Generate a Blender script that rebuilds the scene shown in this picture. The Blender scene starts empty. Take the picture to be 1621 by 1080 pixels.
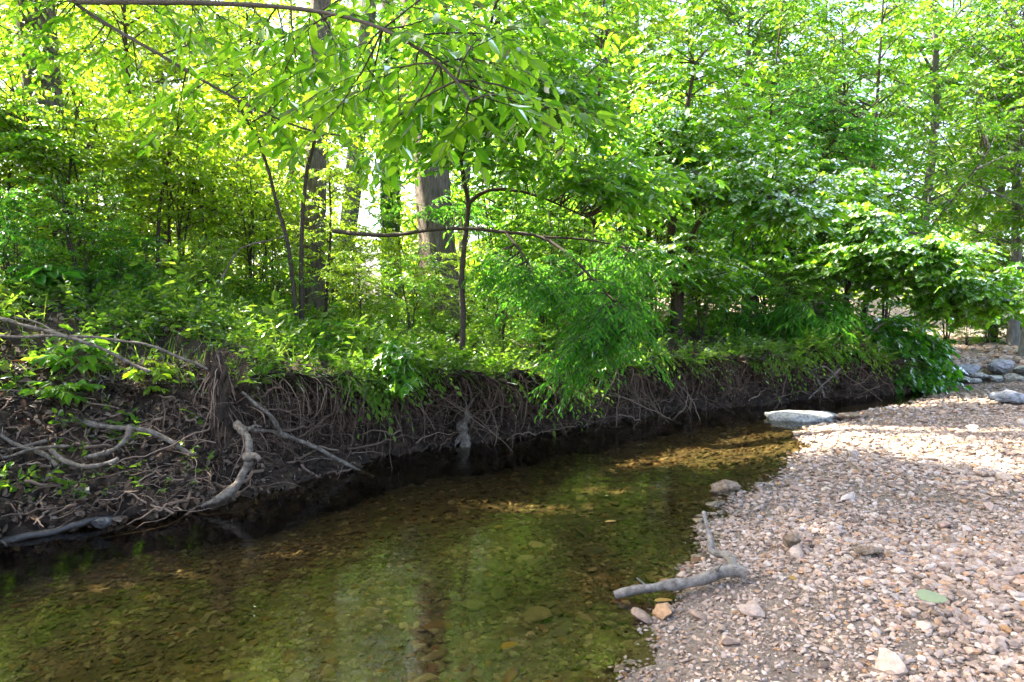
import bpy, math, random
import numpy as np
from mathutils import Vector, Matrix, kdtree

SC = bpy.context.scene
COL = SC.collection
rng = np.random.default_rng(7)
R = math.radians

# ------------------------------------------------------------------ camera, sky, sun, exposure
CAM_H, F_PX, PITCH = 1.4, 1080.0, R(-3.7)
cam = bpy.data.cameras.new('camera')
cam.sensor_width = 36.0
cam.lens = 36.0 * F_PX / 1621.0
cam.clip_start, cam.clip_end = 0.05, 2000
cam_o = bpy.data.objects.new('camera', cam)
cam_o.location = (0, 0, CAM_H)
cam_o.rotation_euler = (R(90) + PITCH, 0, 0)
COL.objects.link(cam_o)
SC.camera = cam_o

SUN_AZ, SUN_EL = R(-68), R(49)          # azimuth from +Y towards +X
world = bpy.data.worlds.new('World')
SC.world = world
world.use_nodes = True
wn = world.node_tree
wn.nodes.clear()
sky = wn.nodes.new('ShaderNodeTexSky')
sky.sky_type = 'NISHITA'
sky.sun_disc = False
sky.sun_elevation = SUN_EL
sky.sun_rotation = SUN_AZ
sky.air_density, sky.dust_density, sky.ozone_density = 0.75, 4.0, 0.0
bg = wn.nodes.new('ShaderNodeBackground')
bg.inputs['Strength'].default_value = 0.15
wo = wn.nodes.new('ShaderNodeOutputWorld')
wn.links.new(sky.outputs[0], bg.inputs['Color'])
wn.links.new(bg.outputs[0], wo.inputs[0])

sun = bpy.data.lights.new('sun', 'SUN')
sun.energy, sun.angle, sun.color = 5.0, R(0.53), (1.0, 0.93, 0.80)
sun_o = bpy.data.objects.new('sun', sun)
S = Vector((math.sin(SUN_AZ) * math.cos(SUN_EL), math.cos(SUN_AZ) * math.cos(SUN_EL), math.sin(SUN_EL)))
sun_o.rotation_euler = (-S).to_track_quat('-Z', 'Y').to_euler()
sun_o.location = S * 60
COL.objects.link(sun_o)

SC.view_settings.view_transform = 'Standard'
SC.view_settings.look = 'None'
SC.view_settings.gamma = 1.0
SC.view_settings.exposure = 2.95
SC.render.engine = 'CYCLES'
SC.cycles.use_denoising = True
SC.cycles.use_adaptive_sampling = True
SC.cycles.adaptive_threshold = .03
SC.cycles.use_light_tree = False
SC.cycles.max_bounces = 7
SC.cycles.diffuse_bounces = 6
SC.cycles.transmission_bounces = 5
SC.cycles.transparent_max_bounces = 8
SC.cycles.caustics_reflective = False
SC.cycles.caustics_refractive = False

# ------------------------------------------------------------------ places seen from the camera
def ray(px, py):
    cx, cz = (px - 810.5) / F_PX, -(py - 540.0) / F_PX
    c, s = math.cos(PITCH), math.sin(PITCH)
    return np.array([cx, c - s * cz, s + c * cz])

def P(px, py, d):
    v = ray(px, py)
    return np.array([0, 0, CAM_H]) + v * (d / v[1])

def G(px, py, z=0.0):
    v = ray(px, py)
    return np.array([0, 0, CAM_H]) + v * ((z - CAM_H) / v[2])

def path(*pts):
    return np.array([P(*p) for p in pts])

# ------------------------------------------------------------------ number helpers
class Noise:
    def __init__(self, seed, scale, octaves=4, gain=0.55):
        r = np.random.default_rng(seed)
        self.k, self.p, self.a = [], [], []
        amp, f = 1.0, scale
        for o in range(octaves):
            d = r.normal(size=(5, 3)); d /= np.linalg.norm(d, axis=1)[:, None]
            self.k.append(d * f * r.uniform(.7, 1.3, (5, 1))); self.p.append(r.uniform(0, 6.28, 5))
            self.a.append(np.full(5, amp / 2.4)); amp *= gain; f *= 2.03
        self.k, self.p, self.a = np.concatenate(self.k), np.concatenate(self.p), np.concatenate(self.a)
    def __call__(self, p):
        p = np.asarray(p, float)
        if p.shape[-1] == 2:
            p = np.concatenate([p, np.zeros(p.shape[:-1] + (1,))], -1)
        return np.sin(p @ self.k.T + self.p) @ self.a

def unit(v):
    return v / np.maximum(np.linalg.norm(v, axis=-1, keepdims=True), 1e-9)

def resample(pts, n):
    pts = np.asarray(pts, float)
    d = np.concatenate([[0], np.cumsum(np.linalg.norm(np.diff(pts, axis=0), axis=1))])
    u = np.linspace(0, d[-1], n)
    return np.stack([np.interp(u, d, pts[:, i]) for i in range(pts.shape[1])], 1)

def smooth_path(pts, n):
    """Catmull-Rom through the points."""
    pts = np.asarray(pts, float)
    if len(pts) < 3:
        return resample(pts, n)
    q = np.concatenate([[2 * pts[0] - pts[1]], pts, [2 * pts[-1] - pts[-2]]])
    out = []
    for i in range(1, len(q) - 2):
        t = np.linspace(0, 1, 12, endpoint=False)[:, None]
        a, b, c, d = q[i - 1], q[i], q[i + 1], q[i + 2]
        out.append(.5 * (2 * b + (c - a) * t + (2 * a - 5 * b + 4 * c - d) * t ** 2 + (3 * b - a - 3 * c + d) * t ** 3))
    return resample(np.concatenate(out + [pts[-1:]]), n)

# ------------------------------------------------------------------ mesh building
class MB:
    def __init__(self):
        self.v, self.f, self.n = [], [], 0
    def add(self, v, f):
        v = np.asarray(v, float).reshape(-1, 3); f = np.asarray(f, int)
        if len(v) == 0 or len(f) == 0: return self
        self.v.append(v); self.f.append(f + self.n); self.n += len(v)
        return self
    def mesh(self, name, mat, smooth=False, origin=None):
        me = bpy.data.meshes.new(name)
        V = np.concatenate(self.v)
        if origin is not None: V = V - np.asarray(origin)
        cnt = np.concatenate([np.full(len(f), f.shape[1]) for f in self.f])
        idx = np.concatenate([f.ravel() for f in self.f])
        me.vertices.add(len(V)); me.vertices.foreach_set('co', V.astype(np.float32).ravel())
        me.loops.add(len(idx)); me.loops.foreach_set('vertex_index', idx.astype(np.int32))
        me.polygons.add(len(cnt))
        me.polygons.foreach_set('loop_start', np.concatenate([[0], np.cumsum(cnt)[:-1]]).astype(np.int32))
        me.polygons.foreach_set('use_smooth', np.full(len(cnt), smooth))
        me.update(calc_edges=True)
        me.materials.append(mat)
        return me

def tag(o, label=None, cat=None, group=None, kind=None):
    if label: o['label'] = label
    if cat: o['category'] = cat
    if group: o['group'] = group
    if kind: o['kind'] = kind
    return o

def obj(name, me, parent=None, loc=None):
    o = bpy.data.objects.new(name, me)
    COL.objects.link(o)
    if loc is not None: o.location = loc
    if parent is not None: o.parent = parent
    return o

def empty(name, loc, rz=0.0, sc=1.0):
    o = bpy.data.objects.new(name, None)
    COL.objects.link(o)
    o.empty_display_size = .2
    o.location = loc; o.rotation_euler = (0, 0, rz); o.scale = (sc, sc, sc)
    return o

def copy_tree(o, parent=None):
    c = o.copy(); COL.objects.link(c)
    if parent is not None: c.parent = parent
    for ch in o.children: copy_tree(ch, c)
    return c

def tubes(paths, radii, sides=6, close=True):
    """paths (n,k,3), radii (n,k): a batch of tubes."""
    paths = np.asarray(paths, float); n, k, _ = paths.shape
    radii = np.broadcast_to(np.asarray(radii, float), (n, k))
    T = unit(np.gradient(paths, axis=1))
    ref = np.where(np.abs(T[:, :1, 2:]) > .8, np.array([1., 0, 0]), np.array([0, 0, 1.]))
    ref = np.broadcast_to(ref, T.shape)
    A = unit(np.cross(T, ref)); B = np.cross(T, A)
    th = np.linspace(0, 2 * math.pi, sides, endpoint=False)
    ring = A[:, :, None] * np.cos(th)[:, None] + B[:, :, None] * np.sin(th)[:, None]
    V = paths[:, :, None] + ring * radii[:, :, None, None]
    i, j = np.meshgrid(np.arange(k - 1), np.arange(sides), indexing='ij')
    q = np.stack([i * sides + j, i * sides + (j + 1) % sides, (i + 1) * sides + (j + 1) % sides, (i + 1) * sides + j], -1).reshape(-1, 4)
    F = (q[None] + (np.arange(n) * k * sides)[:, None, None]).reshape(-1, 4)
    return V.reshape(-1, 3), F

def tube(mb, pts, r0, r1, n=24, sides=8, wob=0.0, seed=0, bumpy=0.0, freq=6.0):
    p = smooth_path(pts, n)
    rr = np.linspace(r0, r1, n)
    r = np.random.default_rng(seed)
    if wob:
        sl_ = np.concatenate([[0], np.cumsum(np.linalg.norm(np.diff(p, axis=0), axis=1))])
        for ax_ in range(3): p[:, ax_] += wob * Noise(seed * 3 + ax_, freq, 3)(np.c_[sl_, 0 * sl_, 0 * sl_])
    V, F = tubes(p[None], rr[None], sides)
    if bumpy:
        nz = Noise(seed + 1, 14.0 / max(r0 * 14, .35), 4)
        c = np.repeat(p, sides, 0); d = V - c
        V = c + d * (1 + bumpy * nz(V))[:, None]
    mb.add(V, F)
    # end caps
    for e in (0, n - 1):
        ring = np.arange(e * sides, (e + 1) * sides)
        mb.add(np.concatenate([V[ring], p[e:e + 1]]), np.stack([np.arange(sides), (np.arange(sides) + 1) % sides, np.full(sides, sides)], 1))
    return p, rr

# leaves: base, axis, normal, length, width -> folded outlines with a midrib
LEAF = {
    'diamond': (np.array([(0, 0, 0), (.42, .5, .10), (1, 0, -.10), (.42, -.5, .10)]), np.array([(0, 2, 1), (0, 3, 2)])),
    'oval': (np.array([(0, 0, 0), (.22, .38, .06), (.62, .42, .04), (1, 0, -.16), (.62, -.42, .04), (.22, -.38, .06)]), np.array([(0, 3, 2, 1), (0, 5, 4, 3)])),
    'lobed': (np.array([(.0, 0, 0), (-.06, .30, .03), (.18, .34, .05), (.34, .58, .04), (.48, .28, .05), (.72, .33, .0), (1, 0, -.14),
                        (.72, -.33, .0), (.48, -.28, .05), (.34, -.58, .04), (.18, -.34, .05), (-.06, -.30, .03), (.4, 0, -.02)]),
              np.array([(12, i, (i + 1) % 12) for i in range(12)])),
    'blade': (np.array([(0, -.5, 0), (0, .5, 0), (.55, -.35, -.02), (.55, .35, -.02), (1, 0, -.18)]), np.array([(0, 2, 3), (0, 3, 1), (2, 4, 3)])),
}

def leaves(mb, base, axis, nrm, L, W, kind='oval'):
    T, F = LEAF[kind]
    axis = unit(axis); B = unit(np.cross(nrm, axis)); N = np.cross(axis, B)
    L = np.broadcast_to(L, (len(base),))[:, None, None]; W = np.broadcast_to(W, (len(base),))[:, None, None]
    V = base[:, None] + axis[:, None] * T[None, :, :1] * L + B[:, None] * T[None, :, 1:2] * W + N[:, None] * T[None, :, 2:3] * L
    FF = (F[None] + (np.arange(len(base)) * len(T))[:, None, None]).reshape(-1, F.shape[1])
    mb.add(V.reshape(-1, 3), FF)

def sprays(AP, AD, m, tw, L, W, r, droop=.25, jit=.35, flat=.5):
    """leaf frames for twigs: alternate leaves in one plane along each twig."""
    n = len(AP)
    d = AD.copy(); d[:, 2] *= flat; d = unit(d + r.normal(size=d.shape) * .12)
    side = unit(np.cross(d, np.array([0, 0, 1.]))); nrm = np.cross(side, d)
    f = ((np.arange(m) + .6) / m)[None] * np.ones((n, 1))
    tw = np.broadcast_to(tw, (n,))[:, None]
    pos = AP[:, None] + d[:, None] * (tw * f)[..., None]
    pos[..., 2] -= droop * f * f * tw
    sg = np.where(np.arange(m) % 2 == 0, 1., -1.)[None] * np.where(r.random((n, 1)) < .5, 1, -1)
    ang = np.where(np.arange(m) == m - 1, 0.0, 1.0)[None] * (R(62) - R(22) * f) + r.normal(size=(n, m)) * .18
    ax = d[:, None] * np.cos(ang)[..., None] + side[:, None] * (sg * np.sin(ang))[..., None]
    ax[..., 2] -= droop * .8 + np.abs(r.normal(size=(n, m))) * .25
    N = nrm[:, None] + r.normal(size=(n, m, 3)) * jit
    sz = r.uniform(.5, 1.2, (n, m)) * r.uniform(.7, 1.25, (n, 1)) * (1 - .25 * np.abs(f - .55))
    tip = AP + d * tw; tip[:, 2] -= droop * tw[:, 0]
    mid = AP + d * tw * .5; mid[:, 2] -= droop * tw[:, 0] * .25
    twigs = np.stack([AP, mid, tip], 1)
    return pos.reshape(-1, 3), ax.reshape(-1, 3), N.reshape(-1, 3), (L * sz).ravel(), (W * sz).ravel(), twigs

def limbs_to(skel, targets, r, arch=.15, k=7, low=.5):
    """a curved branch from the best point of the skeleton to each target."""
    dd = targets[:, None] - skel[None]
    hor = np.linalg.norm(dd[..., :2], axis=-1)
    cost = np.linalg.norm(dd, axis=-1) + np.abs(dd[..., 2] - low * hor) * .8 + r.random((len(targets), len(skel))) * .25
    p0 = skel[np.argmin(cost, 1)]
    ln = np.linalg.norm(targets - p0, axis=1)[:, None]
    m = p0 * .5 + targets * .5 + r.normal(size=p0.shape) * ln * .07; m[:, 2] += arch * ln[:, 0]
    t = np.linspace(0, 1, k)[None, :, None]
    return (1 - t) ** 2 * p0[:, None] + 2 * t * (1 - t) * m[:, None] + t ** 2 * targets[:, None]

def in_ellipsoids(ells, r):
    out = []
    for c, rad, n in ells:
        v = unit(r.normal(size=(n, 3))) * (r.random((n, 1)) ** .45)
        out.append(np.asarray(c) + v * np.asarray(rad))
    return np.concatenate(out)

def foliage(mbW, mbL, skel, ells, r, per=9, m=9, tw=(.25, .5), L=.1, W=.05, kind='oval', droop=.25, arch=.15, br=.012, flat=.5, twigs=True, low=.5, start=.25, jit=.35):
    tg = in_ellipsoids(ells, r)
    pth = limbs_to(skel, tg, r, arch, low=low)
    n, k, _ = pth.shape
    mbW.add(*tubes(pth, np.linspace(br, br * .3, k)[None] * r.uniform(.6, 1.3, (n, 1)), 5))
    f = start + (1 - start) * (np.arange(per) + r.random((n, per))) / per
    x = f * (k - 1); i = np.clip(x.astype(int), 0, k - 2); w = (x - i)[..., None]
    ii = np.arange(n)[:, None]
    A = pth[ii, i] * (1 - w) + pth[ii, i + 1] * w
    T = unit(pth[ii, i + 1] - pth[ii, i])
    sd = unit(np.cross(T, np.array([0, 0, 1.]))) * np.where(np.arange(per) % 2 == 0, 1, -1)[None, :, None]
    D = unit(T * .7 + sd * r.uniform(.4, 1.1, (n, per, 1)) + r.normal(size=T.shape) * .2)
    A, D = A.reshape(-1, 3), D.reshape(-1, 3)
    b, a, nn, l, wd, tws = sprays(A, D, m, r.uniform(tw[0], tw[1], len(A)), L, W, r, droop, jit, flat)
    leaves(mbL, b, a, nn, l, wd, kind)
    if twigs: mbW.add(*tubes(tws, np.array([br * .28, br * .22, br * .12])[None], 3))
    return A, D

# ------------------------------------------------------------------ materials
def new_mat(name):
    m = bpy.data.materials.new(name); m.use_nodes = True
    nt = m.node_tree; nt.nodes.clear()
    return m, nt, nt.nodes.new('ShaderNodeOutputMaterial')

def N_(nt, t, **kw):
    n = nt.nodes.new(t)
    for k, v in kw.items():
        if k.startswith('_'): setattr(n, k[1:], v)
        else: n.inputs[k.replace('__', ' ')].default_value = v
    return n

def ramp(nt, stops, interp='LINEAR'):
    n = nt.nodes.new('ShaderNodeValToRGB'); cr = n.color_ramp; cr.interpolation = interp
    while len(cr.elements) < len(stops): cr.elements.new(.5)
    for e, (p, c) in zip(cr.elements, stops): e.position = p; e.color = (*c, 1)
    return n

def leaf_mat(name, cols, trans, tfac=.56, gloss=.42):
    m, nt, out = new_mat(name); L = nt.links.new
    geo = N_(nt, 'ShaderNodeNewGeometry')
    rc = ramp(nt, [(i / (len(cols) - 1), c) for i, c in enumerate(cols)])
    rt = ramp(nt, [(i / (len(trans) - 1), c) for i, c in enumerate(trans)])
    L(geo.outputs['Random Per Island'], rc.inputs[0]); L(geo.outputs['Random Per Island'], rt.inputs[0])
    d = N_(nt, 'ShaderNodeBsdfDiffuse'); t = N_(nt, 'ShaderNodeBsdfTranslucent'); g = N_(nt, 'ShaderNodeBsdfGlossy', Roughness=gloss)
    L(rc.outputs[0], d.inputs['Color']); L(rt.outputs[0], t.inputs['Color'])
    mx = N_(nt, 'ShaderNodeMixShader', Fac=tfac); L(d.outputs[0], mx.inputs[1]); L(t.outputs[0], mx.inputs[2])
    fr = N_(nt, 'ShaderNodeFresnel', IOR=1.12)
    m2 = N_(nt, 'ShaderNodeMixShader'); L(fr.outputs[0], m2.inputs[0]); L(mx.outputs[0], m2.inputs[1]); L(g.outputs[0], m2.inputs[2])
    L(m2.outputs[0], out.inputs[0])
    return m

def noise_mat(name, stops, scale=(4, 4, 4), nscale=3.0, detail=8, rough=.9, bump=.4, bdist=.02, spec=.3, island=0.0, fine=None, coord='Object'):
    m, nt, out = new_mat(name); L = nt.links.new
    tc = N_(nt, 'ShaderNodeTexCoord'); mp = N_(nt, 'ShaderNodeMapping'); mp.inputs['Scale'].default_value = scale
    L(tc.outputs[coord], mp.inputs[0])
    nz = N_(nt, 'ShaderNodeTexNoise', Scale=nscale, Detail=detail, Roughness=.65); L(mp.outputs[0], nz.inputs['Vector'])
    val = nz.outputs[0]
    if island:
        geo = N_(nt, 'ShaderNodeNewGeometry')
        ad = N_(nt, 'ShaderNodeMath', _operation='MULTIPLY_ADD'); ad.inputs[1].default_value = island
        L(geo.outputs['Random Per Island'], ad.inputs[0])
        sb = N_(nt, 'ShaderNodeMath', _operation='MULTIPLY'); sb.inputs[1].default_value = 1 - island
        L(val, sb.inputs[0]); L(sb.outputs[0], ad.inputs[2]); val = ad.outputs[0]
    rp = ramp(nt, stops); L(val, rp.inputs[0])
    b = N_(nt, 'ShaderNodeBsdfPrincipled', Roughness=rough); b.inputs['Specular IOR Level'].default_value = spec
    L(rp.outputs[0], b.inputs['Base Color'])
    n2 = N_(nt, 'ShaderNodeTexNoise', Scale=nscale * (fine or 4), Detail=6, Roughness=.7); L(mp.outputs[0], n2.inputs['Vector'])
    bp = N_(nt, 'ShaderNodeBump', Strength=bump, Distance=bdist); L(n2.outputs[0], bp.inputs['Height']); L(bp.outputs[0], b.inputs['Normal'])
    L(b.outputs[0], out.inputs[0])
    return m

def stone_mat(name, stops, rough=.85, wet=0.0, noise_scale=35):
    """stones with one colour each plus grain."""
    m, nt, out = new_mat(name); L = nt.links.new
    geo = N_(nt, 'ShaderNodeNewGeometry'); oi = N_(nt, 'ShaderNodeObjectInfo')
    ad = N_(nt, 'ShaderNodeMath', _operation='ADD'); L(geo.outputs['Random Per Island'], ad.inputs[0]); L(oi.outputs['Random'], ad.inputs[1])
    fr = N_(nt, 'ShaderNodeMath', _operation='FRACT'); L(ad.outputs[0], fr.inputs[0])
    rp = ramp(nt, stops); L(fr.outputs[0], rp.inputs[0])
    tc = N_(nt, 'ShaderNodeNewGeometry')
    nz = N_(nt, 'ShaderNodeTexNoise', Scale=noise_scale, Detail=6, Roughness=.7); L(tc.outputs['Position'], nz.inputs['Vector'])
    mr = N_(nt, 'ShaderNodeMapRange'); mr.inputs[1].default_value = .3; mr.inputs[2].default_value = .7; mr.inputs[3].default_value = .62; mr.inputs[4].default_value = 1.25
    L(nz.outputs[0], mr.inputs[0])
    mul = N_(nt, 'ShaderNodeVectorMath', _operation='SCALE'); L(rp.outputs[0], mul.inputs[0]); L(mr.outputs[0], mul.inputs['Scale'])
    b = N_(nt, 'ShaderNodeBsdfPrincipled', Roughness=rough); b.inputs['Specular IOR Level'].default_value = .3
    if name == 'bed_stone':                        # algae and silt in patches over the stones
        n5 = N_(nt, 'ShaderNodeTexNoise', Scale=1.6, Detail=5, Roughness=.6); L(tc.outputs['Position'], n5.inputs['Vector'])
        r5_ = ramp(nt, [(.36, (.52, .52, .34)), (.5, (.9, .88, .78)), (.64, (1.35, 1.15, .95))]); L(n5.outputs[0], r5_.inputs[0])
        m5 = N_(nt, 'ShaderNodeVectorMath', _operation='MULTIPLY'); L(mul.outputs[0], m5.inputs[0]); L(r5_.outputs[0], m5.inputs[1]); mul = m5
    if wet:                                        # stones damp where they lie low against the water
        sp = N_(nt, 'ShaderNodeSeparateXYZ'); L(tc.outputs['Position'], sp.inputs[0])
        w2 = N_(nt, 'ShaderNodeMapRange'); w2.inputs[1].default_value = .0; w2.inputs[2].default_value = .035; w2.inputs[3].default_value = .5; w2.inputs[4].default_value = 1.0
        L(sp.outputs[2], w2.inputs[0])
        m3 = N_(nt, 'ShaderNodeVectorMath', _operation='SCALE'); L(mul.outputs[0], m3.inputs[0]); L(w2.outputs[0], m3.inputs['Scale']); mul = m3
        w3 = N_(nt, 'ShaderNodeMapRange'); w3.inputs[1].default_value = .0; w3.inputs[2].default_value = .035; w3.inputs[3].default_value = .35; w3.inputs[4].default_value = rough
        L(sp.outputs[2], w3.inputs[0]); L(w3.outputs[0], b.inputs['Roughness'])
    L(mul.outputs[0], b.inputs['Base Color'])
    bp = N_(nt, 'ShaderNodeBump', Strength=.35, Distance=.006); L(nz.outputs[0], bp.inputs['Height']); L(bp.outputs[0], b.inputs['Normal'])
    L(b.outputs[0], out.inputs[0])
    return m

def water_mat():
    m, nt, out = new_mat('creek_water'); L = nt.links.new
    tc = N_(nt, 'ShaderNodeTexCoord')
    mp = N_(nt, 'ShaderNodeMapping'); mp.inputs['Scale'].default_value = (1, 1.6, 1); mp.inputs['Rotation'].default_value = (0, 0, R(35)); L(tc.outputs['Object'], mp.inputs[0])
    n1 = N_(nt, 'ShaderNodeTexNoise', Scale=5.0, Detail=4, Roughness=.55, Distortion=.4); L(mp.outputs[0], n1.inputs['Vector'])
    n2 = N_(nt, 'ShaderNodeTexNoise', Scale=26.0, Detail=3, Roughness=.5); L(mp.outputs[0], n2.inputs['Vector'])
    ad = N_(nt, 'ShaderNodeMath', _operation='MULTIPLY_ADD'); ad.inputs[1].default_value = .10
    L(n2.outputs[0], ad.inputs[0]); L(n1.outputs[0], ad.inputs[2])
    bp = N_(nt, 'ShaderNodeBump', Strength=.1, Distance=.05); L(ad.outputs[0], bp.inputs['Height'])
    fr = N_(nt, 'ShaderNodeFresnel', IOR=1.5); L(bp.outputs[0], fr.inputs['Normal'])
    g = N_(nt, 'ShaderNodeBsdfGlossy', Roughness=.0); L(bp.outputs[0], g.inputs['Normal'])
    t = N_(nt, 'ShaderNodeBsdfTransparent'); t.inputs[0].default_value = (.88, .82, .58, 1)
    mx = N_(nt, 'ShaderNodeMixShader'); L(fr.outputs[0], mx.inputs[0]); L(t.outputs[0], mx.inputs[1]); L(g.outputs[0], mx.inputs[2])
    L(mx.outputs[0], out.inputs[0])
    return m

M = {}
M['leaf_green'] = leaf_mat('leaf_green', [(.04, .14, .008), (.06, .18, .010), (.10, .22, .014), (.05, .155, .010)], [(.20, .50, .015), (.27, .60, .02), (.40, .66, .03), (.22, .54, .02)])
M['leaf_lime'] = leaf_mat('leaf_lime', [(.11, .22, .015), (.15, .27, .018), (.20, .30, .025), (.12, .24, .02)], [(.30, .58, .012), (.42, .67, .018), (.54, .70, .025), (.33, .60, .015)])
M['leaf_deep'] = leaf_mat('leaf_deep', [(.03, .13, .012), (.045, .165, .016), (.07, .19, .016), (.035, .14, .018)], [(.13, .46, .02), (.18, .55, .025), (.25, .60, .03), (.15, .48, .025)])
M['leaf_ground'] = leaf_mat('leaf_ground', [(.045, .125, .012), (.07, .16, .016), (.10, .185, .024), (.14, .175, .05)], [(.20, .44, .02), (.28, .52, .03), (.38, .54, .04), (.22, .42, .03)])
M['litter'] = leaf_mat('dead_leaf', [(.035, .022, .014), (.06, .038, .024), (.11, .075, .05), (.20, .15, .11), (.05, .028, .018), (.04, .027, .02)], [(.14, .07, .03)] * 2, tfac=.15, gloss=.6)
M['bark'] = noise_mat('bark', [(.25, (.045, .034, .026)), (.5, (.14, .112, .085)), (.75, (.27, .22, .17))], scale=(15, 15, 2.6), nscale=2.2, bump=1.0, bdist=.03, fine=2.5)
M['bark_grey'] = noise_mat('bark_grey', [(.3, (.07, .065, .055)), (.55, (.15, .145, .13)), (.75, (.26, .25, .22))], scale=(7, 7, 2), nscale=3, bump=.6, bdist=.015)
M['twig_dark'] = noise_mat('twig_dark', [(.3, (.025, .02, .015)), (.7, (.075, .058, .042))], scale=(6, 6, 6), nscale=5, bump=.4, bdist=.006)
M['dead_wood'] = noise_mat('dead_wood', [(.28, (.035, .028, .02)), (.48, (.13, .105, .08)), (.72, (.27, .235, .19))], scale=(5, 5, 5), nscale=6, bump=.9, bdist=.015)
M['driftwood'] = noise_mat('driftwood', [(.3, (.05, .043, .036)), (.5, (.15, .133, .112)), (.72, (.27, .245, .21))], scale=(6, 6, 6), nscale=4, bump=.7, bdist=.008)
M['wet_wood'] = noise_mat('wet_wood', [(.3, (.012, .010, .009)), (.7, (.05, .042, .035))], scale=(5, 5, 5), nscale=5, rough=.32, bump=.6, bdist=.01, spec=.45)
M['root'] = noise_mat('root', [(.2, (.05, .034, .023)), (.5, (.12, .08, .055)), (.75, (.20, .14, .10)), (1.0, (.42, .33, .26))], scale=(3, 3, 3), nscale=4, bump=.3, bdist=.005, island=.55)
M['soil'] = noise_mat('bank_soil', [(.28, (.015, .010, .006)), (.5, (.048, .031, .019)), (.72, (.125, .082, .05))], scale=(1, 1, 1), nscale=7, bump=1.0, bdist=.06, fine=7)
M['earth'] = noise_mat('earth', [(.3, (.05, .04, .025)), (.7, (.12, .10, .06))], scale=(1, 1, 1), nscale=.6, bump=.5, bdist=.05)
M['silt'] = noise_mat('silt', [(.3, (.038, .028, .016)), (.5, (.075, .056, .032)), (.7, (.125, .095, .055))], scale=(1, 1, 1), nscale=9, bump=.6, bdist=.02)
M['grit'] = noise_mat('grit', [(.3, (.12, .09, .065)), (.5, (.20, .155, .115)), (.7, (.32, .26, .205))], scale=(1, 1, 1), nscale=38, bump=.9, bdist=.02)
GR = [(0, (.19, .13, .09)), (.12, (.36, .275, .21)), (.28, (.27, .195, .145)), (.40, (.42, .335, .27)), (.50, (.14, .095, .068)), (.60, (.32, .225, .165)), (.70, (.27, .23, .205)), (.78, (.47, .39, .32)), (.87, (.31, .17, .075)), (.94, (.38, .25, .18)), (1, (.115, .085, .068))]
M['gravel'] = stone_mat('gravel_stone', GR, wet=1.0)
M['bed_stone'] = stone_mat('bed_stone', [(0, (.06, .043, .025)), (.25, (.125, .095, .06)), (.45, (.08, .06, .036)), (.6, (.18, .145, .10)), (.7, (.25, .205, .15)), (.85, (.05, .04, .028)), (1, (.18, .09, .04))], rough=.7)
M['pale_rock'] = noise_mat('pale_rock', [(.32, (.09, .09, .07)), (.46, (.30, .295, .26)), (.6, (.46, .455, .42)), (.75, (.56, .55, .52))], nscale=7, bump=.8, bdist=.03)
M['grey_rock'] = noise_mat('grey_rock', [(.3, (.12, .12, .12)), (.5, (.27, .27, .28)), (.7, (.42, .42, .43))], nscale=3, bump=.8, bdist=.03)
M['dark_rock'] = noise_mat('dark_rock', [(.3, (.03, .03, .03)), (.5, (.075, .073, .07)), (.7, (.14, .135, .13))], nscale=9, bump=.8, bdist=.02, rough=.6)
M['rust_rock'] = noise_mat('rust_rock', [(.3, (.13, .085, .05)), (.5, (.28, .20, .13)), (.7, (.40, .32, .24))], nscale=7, bump=.9, bdist=.03)
M['water'] = water_mat()
M['yellow_leaf'] = leaf_mat('yellow_leaf', [(.36, .24, .06), (.30, .18, .05)], [(.5, .3, .04)] * 2, tfac=.25)
M['pale_leaf'] = leaf_mat('pale_leaf', [(.25, .29, .17), (.24, .28, .15)], [(.3, .4, .1)] * 2, tfac=.2)

# ------------------------------------------------------------------ the lie of the land
BANK_PX = [(-300, 985), (0, 858), (230, 815), (400, 786), (470, 762), (560, 740), (700, 714), (760, 702), (900, 681), (1060, 658), (1200, 643), (1350, 633), (1440, 624), (1505, 603)]
bank_w = np.array([[-13, -9], [-8.5, -3.5], [-5.2, .4]] + [list(G(*p)[:2]) for p in BANK_PX] + [[8.2, 13.6], [8.9, 16], [10.5, 21], [15, 30], [30, 52]])
bl = smooth_path(np.c_[bank_w, np.zeros(len(bank_w))], 620)[:, :2]
for _ in range(6): bl[1:-1] = (bl[:-2] + 2 * bl[1:-1] + bl[2:]) / 4
_s = np.concatenate([[0], np.cumsum(np.linalg.norm(np.diff(bl, axis=0), axis=1))])
_w = np.concatenate([[0], np.cumsum(np.diff(_s) * np.where((bl[1:, 1] > 1.5) & (bl[1:, 1] < 14), 1 / .024, 1 / .25))])
NS = int(_w[-1])                        # stations close together where the bank is near, wide apart elsewhere
_u = np.interp(np.arange(NS), _w, _s)
bl = np.stack([np.interp(_u, _s, bl[:, i]) for i in range(2)], 1)
bl_s = np.concatenate([[0], np.cumsum(np.linalg.norm(np.diff(bl, axis=0), axis=1))])
tan = unit(np.gradient(bl, axis=0)); bn = np.c_[-tan[:, 1], tan[:, 0]]
for _ in range(400): bn[1:-1] = (bn[:-2] + bn[1:-1] + bn[2:]) / 3
bn = unit(bn)
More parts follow.
